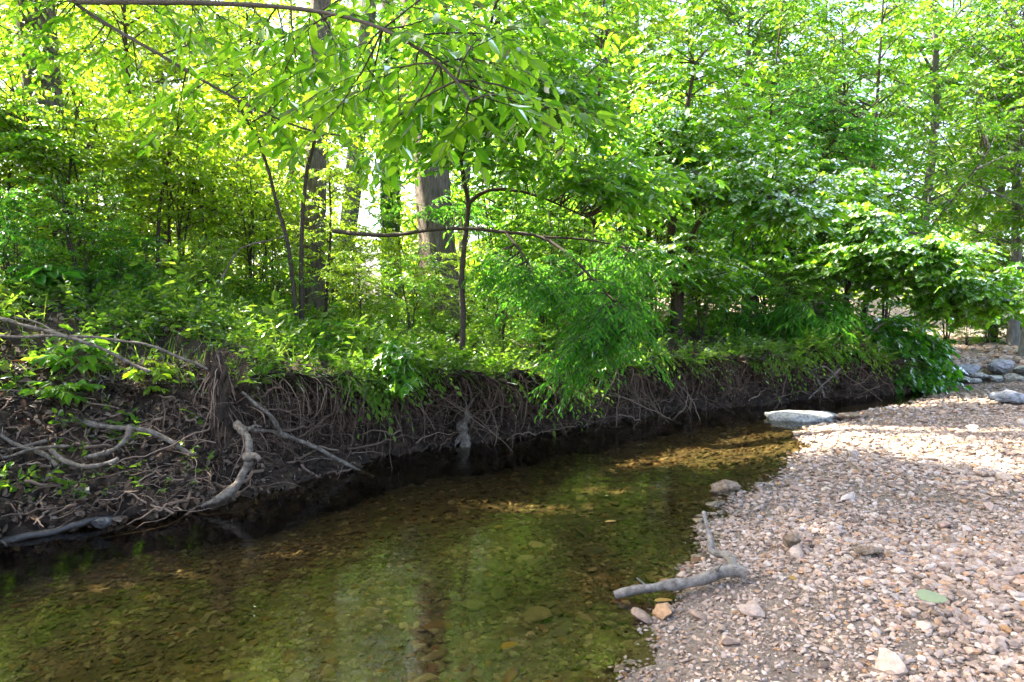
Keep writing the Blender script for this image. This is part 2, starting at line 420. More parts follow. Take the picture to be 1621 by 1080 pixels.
# photograph column at which each bank station stands (only to look up the profile along the creek)
bcol = np.where(bl[:, 1] > 1.5, 810 + F_PX * bl[:, 0] / np.maximum(bl[:, 1], 1.5), -300)
bcol = np.maximum.accumulate(np.clip(bcol, -300, 1520))
TAB = np.array([  # column, slopeness, lip height, inland slope, inland cap
    (-300, 1., .75, .70, 1.9), (0, 1., .75, .70, 1.9), (150, .95, .74, .64, 1.65), (300, .75, .72, .52, 1.25), (400, .5, .72, .43, .95), (470, .25, .74, .36, .75),
    (560, .1, .76, .30, .6), (700, 0, .74, .24, .5), (900, 0, .60, .22, .5), (1060, 0, .60, .20, .42), (1200, 0, .64, .18, .35), (1350, .1, .62, .12, .3), (1520, .3, .50, .08, .3)])
prof = [np.interp(bcol, TAB[:, 0], TAB[:, i]) for i in range(1, 5)]
UT = np.concatenate([np.linspace(-1, 0, 46), np.geomspace(.03, 70, 64)])   # u<0: the bank face from toe to lip, u>0: metres inland of the lip
nz_b, nz_c, nz_e = Noise(3, 2.2, 5), Noise(4, 9., 4), Noise(9, 34, 3)

def bank_point(i, u):
    """i: fractional station, u as in UT -> world position."""
    i = np.asarray(i, float); u = np.asarray(u, float)
    k = np.arange(NS)
    b = np.stack([np.interp(i, k, bl[:, 0]), np.interp(i, k, bl[:, 1])], -1)
    n = np.stack([np.interp(i, k, bn[:, 0]), np.interp(i, k, bn[:, 1])], -1)
    sl, H, g, cap = [np.interp(i, k, p) for p in prof]
    far = np.array([-.55, .835])
    H = H + .05 * np.sin(b[..., 0] * 3.1 + b[..., 1] * 1.3) + .04 * np.sin(b[..., 0] * 7.7 + 1) + .03 * np.sin(b[..., 0] * 15.3 + 2)
    f = np.clip(u + 1, 0, 1)                      # 0 toe .. 1 lip
    zf = -.34 + (H + .34) * f
    tv = np.where(f < .28, -.10 + f * .36, 0.0) + np.where(f >= .28, .38 * np.sin((f - .28) / .72 * math.pi) ** .8 - .06 * (f - .28), 0)   # undercut below an overhanging lip
    ts = np.clip((f - .3) / .7, 0, 1) ** 1.15 * 1.05 - .05
    t_face = tv * (1 - sl) + ts * sl
    t_lip = (-.04) * (1 - sl) + 1.0 * sl
    up = np.maximum(u, 0)
    t = np.where(u <= 0, t_face, t_lip + up)
    z = np.where(u <= 0, zf, H + cap * (1 - np.exp(-g * up / cap)))
    w = np.clip(up / 8, 0, 1)[..., None]
    nn = unit(n * (1 - w) + far * w)
    xy = b + nn * t[..., None]
    p = np.concatenate([xy, z[..., None]], -1)
    a = np.where(u <= 0, .07, .05 + .04 * np.clip(up / 5, 0, 1))
    q = p + np.concatenate([nn, np.zeros_like(nn[..., :1])], -1) * (np.where(u <= 0, 1, 0) * (.10 * nz_b(p) + .05 * nz_c(p) + .022 * nz_e(p)))[..., None]
    q[..., 2] += a * nz_b(p) * np.where(u <= 0, .4, 1) * np.clip(f * 2.5, 0, 1) + .012 * nz_c(p)
    return q

ii, uu = np.meshgrid(np.arange(NS), UT, indexing='ij')
BP = bank_point(ii, uu)
nu = len(UT)
a_, b_ = np.meshgrid(np.arange(NS - 1), np.arange(nu - 1), indexing='ij')
quads = np.stack([a_ * nu + b_, (a_ + 1) * nu + b_, (a_ + 1) * nu + b_ + 1, a_ * nu + b_ + 1], -1).reshape(-1, 4)
mb = MB().add(BP.reshape(-1, 3), quads)
creek_bank = tag(obj('creek_bank', mb.mesh('creek_bank', M['soil'], True)), 'dark eroded earth bank along the far side of the creek', 'bank', kind='structure')

kd = kdtree.KDTree(NS * nu)
for n_, p_ in enumerate(BP.reshape(-1, 3)): kd.insert((p_[0], p_[1], 0), n_)
kd.balance()
BPf = BP.reshape(-1, 3)
def land_z(x, y):
    best = kd.find_n((x, y, 0), 4)
    return max(BPf[b[1]][2] for b in best)

# gravel edge (near bar) and the far bar
ge = np.array([(.12, -9), (.20, 1.0)] + [tuple(G(*p)[:2]) for p in [(940, 1095), (1000, 968), (1130, 880), (1204, 770), (1262, 715), (1345, 662), (1440, 634), (1540, 613)]] + [(10, 11.6), (16, 12), (30, 12)])
ge[:, 0] = np.maximum.accumulate(ge[:, 0] + np.arange(len(ge)) * 1e-4)
ge_f = resample(ge, 900)
fe_f = resample(np.array([(6.2, 14.2), (9, 13.6), (13, 13.9), (30, 14.5)]), 300)
nz_g, nz_h = Noise(21, 2.0, 4), Noise(22, 9.0, 3)
def sdist(x, y, line, above):
    sh = np.shape(x); pts = np.stack([np.ravel(x), np.ravel(y)], 1)
    out = np.empty(len(pts))
    for i in range(0, len(pts), 4000):
        d = np.linalg.norm(pts[i:i + 4000, None] - line[None, ::2], axis=2).min(1)
        ye = np.interp(pts[i:i + 4000, 0], line[:, 0], line[:, 1], left=-99 if not above else 999)
        s = (pts[i:i + 4000, 1] > ye) if above else (pts[i:i + 4000, 1] < ye)
        out[i:i + 4000] = np.where(s, d, -d)
    return out.reshape(sh)
def bed_z(x, y):
    x = np.asarray(x, float); y = np.asarray(y, float)
    xy = np.stack([x, y], -1)
    w = .10 * nz_g(xy)
    g = sdist(x, y, ge_f, False) + w
    f = sdist(x, y, fe_f, True) + w
    h = np.maximum(g, f)
    z = np.where(h > 0, .10 * (1 - np.exp(-h / .7)) + .022 * np.minimum(h, 6), -.30 * (1 - np.exp(h / 1.3)))
    z = z + np.where(y > 24, 1.1 * np.clip((y - 24) / 5, 0, 1) ** 2, 0)
    return z + .016 * nz_g(xy * 2.3) + .006 * nz_h(xy), h, g

gx = np.unique(np.round(np.concatenate([np.linspace(-14, -4, 20), np.arange(-4, 9, .07), np.geomspace(9, 30, 40)]), 4))
gy = np.unique(np.round(np.concatenate([np.linspace(-9, 1.2, 24), np.arange(1.2, 14.5, .07), np.geomspace(14.5, 45, 60)]), 4))
XX, YY = np.meshgrid(gx, gy, indexing='ij')
ZZ, HH, GG = bed_z(XX, YY)
V = np.stack([XX, YY, ZZ], -1).reshape(-1, 3)
nx, ny = XX.shape
a_, b_ = np.meshgrid(np.arange(nx - 1), np.arange(ny - 1), indexing='ij')
q = np.stack([a_ * ny + b_, (a_ + 1) * ny + b_, (a_ + 1) * ny + b_ + 1, a_ * ny + b_ + 1], -1).reshape(-1, 4)
hc = HH.ravel()[q].mean(1); gc = GG.ravel()[q].mean(1)
def sub(sel, name, mat):
    qq = q[sel]; u_, inv = np.unique(qq, return_inverse=True)
    return obj(name, MB().add(V[u_], inv.reshape(-1, 4)).mesh(name, mat, True))
creek_bed = tag(sub(hc <= 0, 'creek_bed', M['silt']), kind='structure')
gravel_bar = tag(sub((hc > 0) & (gc > 0), 'gravel_bar', M['grit']), kind='structure')
far_bar = tag(sub((hc > 0) & (gc <= 0), 'far_gravel_bar', M['grit']), kind='structure')

ws = np.array([(-16, -10, 0), (30, -10, 0), (30, 46, 0), (-16, 46, 0)], float)
tag(obj('water', MB().add(ws, [[0, 1, 2, 3]]).mesh('water', M['water'])), kind='structure')
th = np.linspace(0, 2 * math.pi, 64, endpoint=False)
gv = np.concatenate([[(0, 0, -.9)], np.stack([700 * np.cos(th), 700 * np.sin(th), np.full(64, -.9)], 1)])
tag(obj('ground', MB().add(gv, [[0, 1 + i, 1 + (i + 1) % 64] for i in range(64)]).mesh('ground', M['earth'])), kind='structure')

# ------------------------------------------------------------------ stones
def ico(sub_):
    import bmesh
    bm = bmesh.new(); bmesh.ops.create_icosphere(bm, subdivisions=sub_, radius=1)
    v = np.array([x.co[:] for x in bm.verts]); f = np.array([[y.index for y in x.verts] for x in bm.faces]); bm.free()
    return v, f
I1, F1 = ico(1); I2, F2 = ico(2); I3, F3 = ico(3); I4, F4 = ico(4)
def stone_shape(seed, v):
    r = np.random.default_rng(seed)
    p = v.copy()
    for _ in range(9):                               # cut flat facets
        n = unit(r.normal(size=3)); d = r.uniform(.45, .8)
        s = p @ n; p = p - np.maximum(s - d, 0)[:, None] * n * .92
    return p * (1 + .05 * r.normal(size=(len(p), 1))) / np.abs(p).max(0)
LOW = np.stack([stone_shape(100 + i, I1) for i in range(24)])
MIDS = np.stack([stone_shape(300 + i, I2) for i in range(16)])

def rot_z_tilt(r, n, tilt):
    a = r.uniform(0, 6.283, n); ca, sa = np.cos(a), np.sin(a)
    Z = np.zeros((n, 3, 3)); Z[:, 0, 0] = ca; Z[:, 0, 1] = -sa; Z[:, 1, 0] = sa; Z[:, 1, 1] = ca; Z[:, 2, 2] = 1
    tx = r.normal(size=n) * tilt; c, s = np.cos(tx), np.sin(tx)
    X = np.zeros((n, 3, 3)); X[:, 0, 0] = 1; X[:, 1, 1] = c; X[:, 1, 2] = -s; X[:, 2, 1] = s; X[:, 2, 2] = c
    b = r.uniform(0, 6.283, n); cb, sb = np.cos(b), np.sin(b)
    W = np.zeros((n, 3, 3)); W[:, 0, 0] = cb; W[:, 0, 1] = -sb; W[:, 1, 0] = sb; W[:, 1, 1] = cb; W[:, 2, 2] = 1
    return Z @ X @ W

def scatter_stones(mb, x, y, z, size, r, shapes, faces, tilt=.3, flat=(.35, .7)):
    n = len(x)
    sv = shapes[r.integers(0, len(shapes), n)]
    sc = np.stack([np.ones(n), r.uniform(.6, .95, n), r.uniform(*flat, n)], 1) * size[:, None] * .5
    vv = np.einsum('nij,nkj->nki', rot_z_tilt(r, n, tilt), sv * sc[:, None])
    vv += np.stack([x, y, z], 1)[:, None]
    mb.add(vv.reshape(-1, 3), (faces[None] + (np.arange(n) * sv.shape[1])[:, None, None]).reshape(-1, 3))

def draw(n, x0, x1, y0, y1, r, cond):
    x = r.uniform(x0, x1, n); y = r.uniform(y0, y1, n)
    # only what the view (with a margin) takes in
    k = np.abs(x) < (.78 * y + .9)
    x, y = x[k], y[k]
    z, h, g = bed_z(x, y)
    k = cond(h, g)
    return x[k], y[k], z[k]

rs = np.random.default_rng(11)
mbg = MB()
for (n, y0, y1, x1, s0, s1) in [(46000, 1.7, 4.2, 4.4, .011, .05), (34000, 4.2, 7.5, 7, .018, .06), (24000, 7.5, 12.2, 11, .028, .075)]:
    x, y, z = draw(n, .1, x1, y0, y1, rs, lambda h, g: g > -.16)
    sz = s0 + (s1 - s0) * rs.random(len(x)) ** 2.6
    pt = Noise(401, 1.3, 3)(np.c_[x, y]); sz = sz * np.clip(1 + .35 * pt, .65, 1.6); k = rs.random(len(x)) > np.clip(.4 * (pt - .6), 0, .12); x, y, z, sz = x[k], y[k], z[k], sz[k]
    scatter_stones(mbg, x, y, z + sz * .13, sz, rs, LOW, F1, .35)
o = obj('gravel', mbg.mesh('gravel', M['gravel']), gravel_bar); tag(o, kind='stuff')
mbf = MB()
x, y, z = draw(5000, 6.4, 16, 13.2, 20, rs, lambda h, g: (h > -.2) & (g < 0))
scatter_stones(mbf, x, y, z + .02, rs.uniform(.06, .2, len(x)), rs, LOW, F1, .3)
tag(obj('gravel', mbf.mesh('gravel', M['gravel']), far_bar), kind='stuff')
mbb = MB()
for (n, y0, y1, x0, x1, s0, s1) in [(26000, 1.7, 4.6, -3.5, 1.6, .012, .06), (12000, 4.6, 9, -2.5, 4, .02, .08)]:
    x, y, z = draw(n, x0, x1, y0, y1, rs, lambda h, g: (h < -.02) & (h > -3.6))
    sz = s0 + (s1 - s0) * rs.random(len(x)) ** 2.4
    scatter_stones(mbb, x, y, z + sz * .08, sz, rs, LOW, F1, .25, (.3, .6))
tag(obj('bed_gravel', mbb.mesh('bed_gravel', M['bed_stone']), creek_bed), kind='stuff')

def stone_parts(parent, n, cond, box, size, mat, rise, seed, flat):
    r = np.random.default_rng(seed)
    mes = []
    for k in range(12):
        v = MIDS[k] * np.array([1, r.uniform(.65, .95), r.uniform(*flat)]) * .5
        mes.append(MB().add(v, F2).mesh('stone', mat))
    x, y, z = draw(n * 8, *box, r, cond)
    w = 1 / (1 + y); pick = r.choice(len(x), min(n, len(x)), replace=False, p=w / w.sum())
    for i in pick:
        s = size[0] + (size[1] - size[0]) * r.random() ** 2.2
        o = obj('stone', mes[r.integers(0, 12)], parent, (x[i], y[i], z[i] + rise * s))
        o.rotation_euler = (r.normal() * .2, r.normal() * .2, r.uniform(0, 6.28)); o.scale = (s, s, s)
stone_parts(gravel_bar, 290, lambda h, g: g > -.12, (.2, 7, 1.9, 9.5), (.05, .13), M['gravel'], .16, 31, (.4, .7))
stone_parts(creek_bed, 150, lambda h, g: (h < -.05) & (h > -1.5), (-2.5, 3, 2.0, 6.5), (.06, .16), M['bed_stone'], .06, 32, (.25, .4))

def rock(name, label, c, size, mat, seed, rz=0., shape=None, group=None, cat='rock', cuts=True):
    r = np.random.default_rng(seed)
    p = stone_shape(seed, I4) if cuts else I4 * (1 + .10 * Noise(seed + 9, 2.5, 3)(I4))[:, None] * np.sign(I4) ** 0
    nz = Noise(seed, 2.2, 5)
    p = p * (1 + .12 * nz(p) + .045 * Noise(seed + 50, 9, 4)(p))[:, None]
    p = p * np.asarray(size) * .5
    o = obj(name, MB().add(p, F4).mesh(name, mat, True), loc=c); o.rotation_euler = (0, 0, rz)
    return tag(o, label, cat, group)
def on(px, py, z=0.0, lift=0.):
    g = G(px, py, z); g[2] += lift; return g
rock('boulder', 'long pale flat boulder sitting in the water off the gravel edge', on(1268, 662, .0, .01), (.88, .42, .17), M['pale_rock'], 1, .03, cuts=False)
rock('boulder', 'large angular blue-grey rock beyond the far riffle', on(1590, 592, .05, .14), (.5, .4, .32), M['grey_rock'], 2, .4)
rock('boulder', 'dark mossy grey rock at the top end of the near gravel bar', on(1598, 636, .12, .06), (.55, .3, .17), M['grey_rock'], 3, .2)
rock('rock', 'low grey rock in the riffle below the vine thicket', on(1532, 592, .03, .04), (.55, .4, .24), M['grey_rock'], 4, .8)
rock('rock', 'flat tan rock just right of the pale boulder', on(1342, 663, .02, .02), (.34, .22, .10), M['rust_rock'], 5, .2)
rock('rock', 'rust brown pitted rock at the waterline near the sandy shallows', on(1148, 776, .01, .03), (.22, .14, .11), M['rust_rock'], 6, .3)
rock('rock', 'orange-tan flat stone lying in the middle of the gravel', on(1372, 876, .12, .01), (.17, .09, .05), M['rust_rock'], 7, .2)
rock('rock', 'rounded brown rock beside the green leaf on the gravel', on(1250, 860, .10, .015), (.13, .10, .07), M['rust_rock'], 8, 1.)
for k, (px, py, s) in enumerate([(1555, 600, .35), (1575, 602, .30), (1608, 600, .4), (1545, 607, .25), (1618, 588, .5), (1520, 603, .3)]):
    rock('rock', ['pale cobble in the riffle just below the blue-grey rock', 'small pale cobble between the blue-grey rock and the mossy rock', 'pale cobble cut by the right edge below the blue-grey rock', 'smallest pale cobble of the far riffle, nearest the gravel bar', 'larger pale cobble at the right edge beside the blue-grey rock', 'pale cobble of the far riffle closest to the vine mound'][k], on(px, py, .0, .03), (s, s * .7, s * .4), M['pale_rock'], 40 + k, k, group='cobbles in the far riffle')

# ------------------------------------------------------------------ dead wood on the bank and the bar
def wood(name, label, specs, mat, cat='branch', sides=10, seed=0, wob=.0, bumpy=.12, group=None):
    """specs: list of (pts, r0, r1); the first is the main stick, others fork from it."""
    rw = np.random.default_rng(seed + 900)
    base = np.asarray(specs[0][0][0])
    root = None
    for k, (pts, r0, r1) in enumerate(specs):
        m_ = MB(); tube(m_, pts, r0, r1, 44, sides, wob or max(r0, r1) * .5, seed + k, bumpy * 1.7, 9.0)
        if k == 0 and mat is not M['wet_wood']:      # stubs of broken side twigs
            c_ = smooth_path(pts, 40)
            for q_ in rw.integers(5, 36, 4):
                dv = unit(rw.normal(size=3) + (0, 0, .3)); ln_ = rw.uniform(1.3, 3.6) * max(r0, r1)
                tube(m_, np.array([c_[q_], c_[q_] + dv * ln_ * .5 + rw.normal(size=3) * ln_ * .1, c_[q_] + dv * ln_]), max(r0, r1) * .35, max(r0, r1) * .08, 8, 6, 0, seed, .2)
        if k == 0:
            root = obj(name, m_.mesh(name, mat, True, base), loc=base); tag(root, label, cat, group)
        else:
            obj('fork', m_.mesh('fork', mat, True, base), root)
    return root

def g3(px, py, z): return G(px, py, z)
wood('driftwood_branch', 'grey forked stick lying half in the water on the gravel edge',
     [(np.array([g3(974, 950, -.01), g3(1020, 938, .03), g3(1080, 925, .06), g3(1130, 912, .09), g3(1165, 906, .11), g3(1182, 912, .10)]), .020, .031),
      (np.array([g3(1166, 908, .11), g3(1158, 890, .12), g3(1150, 876, .13), g3(1136, 873, .13), g3(1128, 862, .15), g3(1127, 845, .18), g3(1122, 828, .22), g3(1114, 810, .26)]), .023, .011)],
     M['driftwood'], seed=2, bumpy=.10)
wood('fallen_branch', 'pale forked branch slanting from the bank into the water',
     [(path((318, 652, 5.0), (352, 662, 5.0), (385, 678, 5.02), (440, 686, 5.1), (500, 708, 5.25), (562, 741, 5.45), (590, 757, 5.5)), .017, .014),
      (path((446, 688, 5.1), (425, 655, 5.0), (405, 638, 5.0), (383, 622, 5.02)), .016, .010),
      (path((535, 728, 5.36), (500, 726, 5.32), (474, 734, 5.25)), .007, .003)],
     M['dead_wood'], seed=5)
wood('curved_root', 'thick mottled root curving down from the bank to the waterline',
     [(path((372, 672, 4.85), (392, 684, 4.72), (402, 705, 4.62), (394, 735, 4.55), (362, 772, 4.45), (318, 798, 4.4)), .031, .020),
      (path((392, 726, 4.56), (406, 724, 4.5), (412, 730, 4.48)), .026, .016)],
     M['dead_wood'], cat='root', sides=14, seed=8, bumpy=.16)
wood('sunken_stick', 'dark stick lying under the water below the curved root',
     [(np.array([g3(318, 797, -.01), g3(352, 802, -.05), g3(385, 812, -.09), g3(400, 822, -.1)]), .016, .018)], M['dead_wood'], seed=9)
wood('looped_root', 'bent root arching over the leaf pile left of the bank',
     [(path((205, 678, 4.5), (200, 695, 4.42), (178, 712, 4.36), (138, 719, 4.34)), .020, .013)], M['dead_wood'], cat='root', seed=11)
wood('looped_root', 'lower bent root curling up from the leaf pile',
     [(path((82, 714, 4.3), (105, 730, 4.22), (140, 739, 4.2), (172, 733, 4.22), (184, 726, 4.26)), .016, .014)], M['dead_wood'], cat='root', seed=12)
wood('fallen_branch', 'dark thick stick behind the arched root on the leaf pile',
     [(path((80, 676, 4.65), (130, 668, 4.62), (200, 676, 4.6), (250, 688, 4.62), (305, 718, 4.6)), .022, .012)], M['dead_wood'], seed=13)
wood('fallen_branch', 'straight grey stick crossing from the left edge down to the leaf pile',
     [(path((-40, 655, 4.4), (20, 700, 4.32), (75, 718, 4.28), (92, 735, 4.24)), .012, .014)], M['dead_wood'], seed=14)
wood('fallen_branch', 'upper of two grey sticks at the left edge by the leaf pile',
     [(path((-60, 722, 4.3), (0, 714, 4.28), (74, 697, 4.36)), .014, .010)], M['dead_wood'], seed=15)
wood('fallen_branch', 'lower of two grey sticks at the left edge by the leaf pile',
     [(path((-60, 735, 4.2), (10, 724, 4.2), (60, 710, 4.24), (110, 706, 4.28)), .012, .009)], M['dead_wood'], seed=16)
wood('fallen_branch', 'long pale branch sloping across the green slope from the left edge',
     [(path((-60, 488, 4.9), (0, 506, 4.85), (70, 522, 4.8), (130, 540, 4.75), (180, 562, 4.75), (238, 588, 4.75)), .016, .011),
      (path((95, 530, 4.78), (60, 512, 4.8), (20, 502, 4.8)), .009, .005)], M['dead_wood'], seed=17)
wood('fallen_branch', 'thin pale branch reaching from the left edge to the root stub',
     [(path((-60, 534, 4.8), (50, 532, 4.75), (110, 531, 4.75), (180, 538, 4.75), (245, 550, 4.75), (328, 583, 4.8)), .010, .010)], M['dead_wood'], seed=18)
wood('fallen_branch', 'bare twig with a bent tip leaning on the sunlit slope',
     [(path((352, 440, 6.4), (375, 400, 6.5), (395, 388, 6.5), (430, 380, 6.6), (452, 374, 6.6)), .010, .006)], M['dead_wood'], seed=19)
wood('wet_log', 'dark wet log lying along the waterline at the left',
     [(np.array([g3(-90, 882, .0), g3(0, 857, .01), g3(70, 843, .015), g3(140, 830, .02), g3(228, 814, .01)]), .030, .014)], M['wet_wood'], cat='log', seed=20, bumpy=.12)
rock('rock', 'small grey rock resting on the wet log', on(163, 834, .03, .03), (.12, .09, .07), M['dark_rock'], 60, .4)
wood('root_stub', 'pale broken root stub standing in the water under the bank',
     [(path((737, 655, 6.55), (733, 680, 6.45), (735, 705, 6.35), (728, 726, 6.3)), .030, .05),
      (path((734, 690, 6.42), (722, 705, 6.35), (718, 724, 6.3)), .02, .012),
      (path((735, 660, 6.5), (750, 630, 6.55), (770, 605, 6.6)), .014, .007)], M['dead_wood'], cat='stump', seed=21, bumpy=.3)
wood('snag', 'bleached snag of bare branches beside the vine thicket',
     [(path((1330, 568, 10.1), (1360, 540, 10.15), (1400, 512, 10.3)), .035, .015),
      (path((1355, 545, 10.15), (1362, 520, 10.1), (1358, 505, 10.1)), .02, .008),
      (path((1345, 556, 10.1), (1380, 548, 10.0), (1410, 552, 9.9)), .018, .006),
      (path((1340, 560, 10.1), (1362, 575, 10.0), (1372, 600, 9.9)), .016, .006)], M['dead_wood'], seed=23)
wood('exposed_root', 'arched root looping out of the bank left of the vine thicket',
     [(path((1240, 552, 9.4), (1265, 565, 9.25), (1285, 590, 9.15), (1302, 615, 9.05), (1306, 630, 9.0)), .03, .014),
      (path((1282, 588, 9.15), (1305, 582, 9.1), (1325, 600, 9.05)), .018, .01),
      (path((1330, 585, 9.1), (1305, 608, 9.05), (1280, 632, 9.0)), .016, .01)], M['dead_wood'], cat='root', seed=24)

# earthy root column at the notch in the bank
mb = MB()
r5 = np.random.default_rng(55)
col_base = P(352, 690, 4.95)
colp = smooth_path(path((362, 690, 4.98), (352, 655, 4.95), (346, 620, 4.95), (345, 580, 4.97), (341, 552, 5.0)), 40)
for k in range(11):
    ph = k * 2.39; tw_ = np.linspace(0, 1, 40); rr_ = (.075 - .035 * tw_) * r5.uniform(.3, 1.15) * (1 + .3 * np.sin(tw_ * 9 + k))
    c = colp + np.stack([np.cos(ph + tw_ * 2.2) * rr_, np.sin(ph + tw_ * 2.2) * rr_, .02 * np.sin(tw_ * 12 + k)], 1)
    c = c[:r5.integers(26, 41)]
    rad = np.linspace(.042, .014, len(c)) * r5.uniform(.6, 1.3)
    V, F = tubes(c[None], rad[None], 12); cc = np.repeat(c, 12, 0)
    mb.add(cc + (V - cc) * (1 + .32 * Noise(171 + k, 26, 4)(V))[:, None], F)
root_col = obj('root_column', mb.mesh('root_column', M['soil'], True, col_base), loc=col_base)
tag(root_col, 'dark earthy stub of matted roots standing at the bank notch', 'stump')
mb = MB()
n = 90
k0 = r5.integers(4, 38, n); st = colp[k0]
dirn = unit(np.c_[r5.normal(size=(n, 2)), -.3 + .3 * r5.normal(size=n)])
t = np.linspace(0, 1, 8)[None, :, None]
ln = r5.uniform(.08, .38, n)[:, None, None]
pp = st[:, None] + dirn[:, None] * t * ln * .55 + np.array([0, 0, -1.]) * t ** 2 * ln * .8 + r5.normal(size=(n, 8, 3)).cumsum(1) * .006
mb.add(*tubes(pp, np.linspace(.006, .002, 8)[None] * r5.uniform(.5, 1.4, (n, 1)), 5))
tag(obj('rootlets', mb.mesh('rootlets', M['root'], True, col_base), root_col), kind='stuff')

# roots hanging from the lip of the bank: a tangle nobody could count
r6 = np.random.default_rng(66)
def station(col): return np.interp(col, bcol + np.arange(NS) * 1e-6, np.arange(NS))
mb = MB()
n = 2000
cols = r6.uniform(230, 1430, n); st = station(cols)
st = st + 45 * np.sin(st * .09 + r6.normal(size=n) * .3); u0 = -r6.random(n) ** 1.4 * .55
p0 = bank_point(st, u0)
kk = np.arange(NS)
nn = np.stack([np.interp(st, kk, bn[:, 0]), np.interp(st, kk, bn[:, 1]), 0 * st], 1)
tt = np.stack([nn[:, 1], -nn[:, 0], 0 * st], 1)
t = np.linspace(0, 1, 12)[None, :, None]
ln = r6.uniform(.15, .62, n)[:, None, None] * np.clip(p0[:, 2], .2, 1)[:, None, None] * 1.3
out = r6.uniform(.02, .24, n)[:, None, None] * np.where(r6.random(n) < .15, 1.8, 1)[:, None, None]
sidew = r6.normal(size=n)[:, None, None] * .10
wig = r6.normal(size=(n, 12, 3)).cumsum(1) * .010
pp = p0[:, None] + nn[:, None] * .06 - nn[:, None] * out * np.sin(t * 2.2) + tt[:, None] * sidew * t + np.array([0, 0, -1.]) * ln * t ** 1.3 + np.array([0, 0, 1.]) * .06 * np.sin(t * 3) + wig * t
pp[..., 2] = np.maximum(pp[..., 2], -.05)
mb.add(*tubes(pp, np.linspace(1, .3, 12)[None] * (.0014 + .007 * r6.random((n, 1)) ** 4.5), 4))
# arching pale roots and vines in bundles
for (c0, c1, m_, amp) in [(740, 830, 26, .4), (930, 1160, 95, .5), (560, 700, 22, .3), (1240, 1400, 22, .35)]:
    st = station(r6.uniform(c0, c1, m_)); p0 = bank_point(st, -r6.random(m_) * .25)
    st2 = np.clip(st + r6.normal(size=m_) * 18, 0, NS - 1); p1 = bank_point(st2, -.45 - r6.random(m_) * .35)
    nn = np.stack([np.interp(st, kk, bn[:, 0]), np.interp(st, kk, bn[:, 1]), 0 * st], 1)
    md = (p0 + p1) / 2 - nn * r6.uniform(.1, amp, (m_, 1)); md[:, 2] += r6.uniform(-.05, .2, m_)
    t = np.linspace(0, 1, 14)[None, :, None]
    p1 = p1 - nn * r6.uniform(.05, .4, (m_, 1)); p1[:, 2] = np.maximum(p1[:, 2], -.03)
    pp = (1 - t) ** 2 * p0[:, None] + 2 * t * (1 - t) * md[:, None] + t ** 2 * p1[:, None] + r6.normal(size=(m_, 14, 3)).cumsum(1) * .008
    mb.add(*tubes(pp, np.linspace(1, .45, 14)[None] * (.002 + .008 * r6.random((m_, 1)) ** 4), 5))
# ragged woody debris at the left leaf pile
n = 260
st = station(r6.uniform(-60, 330, n)); p0 = bank_point(st, -.65 + r6.random(n) * .7)
d = unit(np.c_[r6.normal(size=(n, 2)), r6.normal(size=n) * .35]); ln = r6.uniform(.1, .45, n)[:, None, None]
t = np.linspace(0, 1, 9)[None, :, None]
pp = p0[:, None] + np.array([0, 0, .03]) + d[:, None] * (t - .5) * ln + r6.normal(size=(n, 9, 3)).cumsum(1) * .012
mb.add(*tubes(pp, np.linspace(1, .5, 9)[None] * (.003 + .010 * r6.random((n, 1)) ** 3), 5))
tag(obj('hanging_roots', mb.mesh('hanging_roots', M['root'], True), creek_bank), kind='stuff')

mb = MB(); rc_ = np.random.default_rng(67)
n = 5200
st = station(rc_.uniform(-60, 1440, n)); p = bank_point(st, -rc_.random(n) * .9 + .02); sz = .02 + .12 * rc_.random(n) ** 3
scatter_stones(mb, p[:, 0], p[:, 1], p[:, 2], sz, rc_, LOW, F1, 1.0, (.5, .9))
tag(obj('clods', mb.mesh('clods', M['soil'], True), creek_bank), kind='stuff')
mb = MB(); n = 420
st = station(rc_.uniform(260, 1420, n)); p0 = bank_point(st, -.08 - rc_.random(n) * .6)
nn = np.stack([np.interp(st, kk, bn[:, 0]), np.interp(st, kk, bn[:, 1]), 0 * st], 1); tt = np.stack([nn[:, 1], -nn[:, 0], 0 * st], 1)
t = np.linspace(0, 1, 14)[None, :, None]
ln = rc_.uniform(.15, .7, n)[:, None, None] * np.where(rc_.random(n) < .5, 1, -1)[:, None, None]
pp = p0[:, None] - nn[:, None] * (.03 + .16 * np.sin(t * 3.1) * rc_.random((n, 1, 1))) + tt[:, None] * ln * t + np.array([0, 0, 1.]) * (rc_.normal(size=(n, 1, 1)) * .16 * t - .12 * t ** 2) + rc_.normal(size=(n, 14, 3)).cumsum(1) * .014
pp[..., 2] = np.maximum(pp[..., 2], -.03)
mb.add(*tubes(pp, np.linspace(1, .35, 14)[None] * (.002 + .012 * rc_.random((n, 1)) ** 3.5), 5))
tag(obj('root_tangle', mb.mesh('root_tangle', M['root'], True), creek_bank), kind='stuff')

# dead leaves on the bank
mb = MB()
def litter(n, c0, c1, u0, u1, L):
    st = station(r6.uniform(c0, c1, n)); u = r6.uniform(u0, u1, n); p = bank_point(st, u)
    e = 1.0
    N = unit(np.c_[r6.normal(size=(n, 2)) * .6, np.ones(n)]); ax = unit(np.cross(N, r6.normal(size=(n, 3))))
    face = np.where(u < 0, 1, 0)[:, None]
    nrm2 = np.stack([-np.interp(st, kk, bn[:, 0]), -np.interp(st, kk, bn[:, 1]), .4 + 0 * st], 1)
    N = unit(N * (1 - .7 * face) + nrm2 * .7 * face + r6.normal(size=(n, 3)) * .45); ax = unit(np.cross(N, r6.normal(size=(n, 3))))
    leaves(mb, p + N * .02 + np.array([0, 0, .012]), ax, N, L * r6.uniform(.6, 1.3, n), L * .55 * r6.uniform(.7, 1.2, n), 'oval')
litter(1500, -100, 420, -.78, .3, .06)
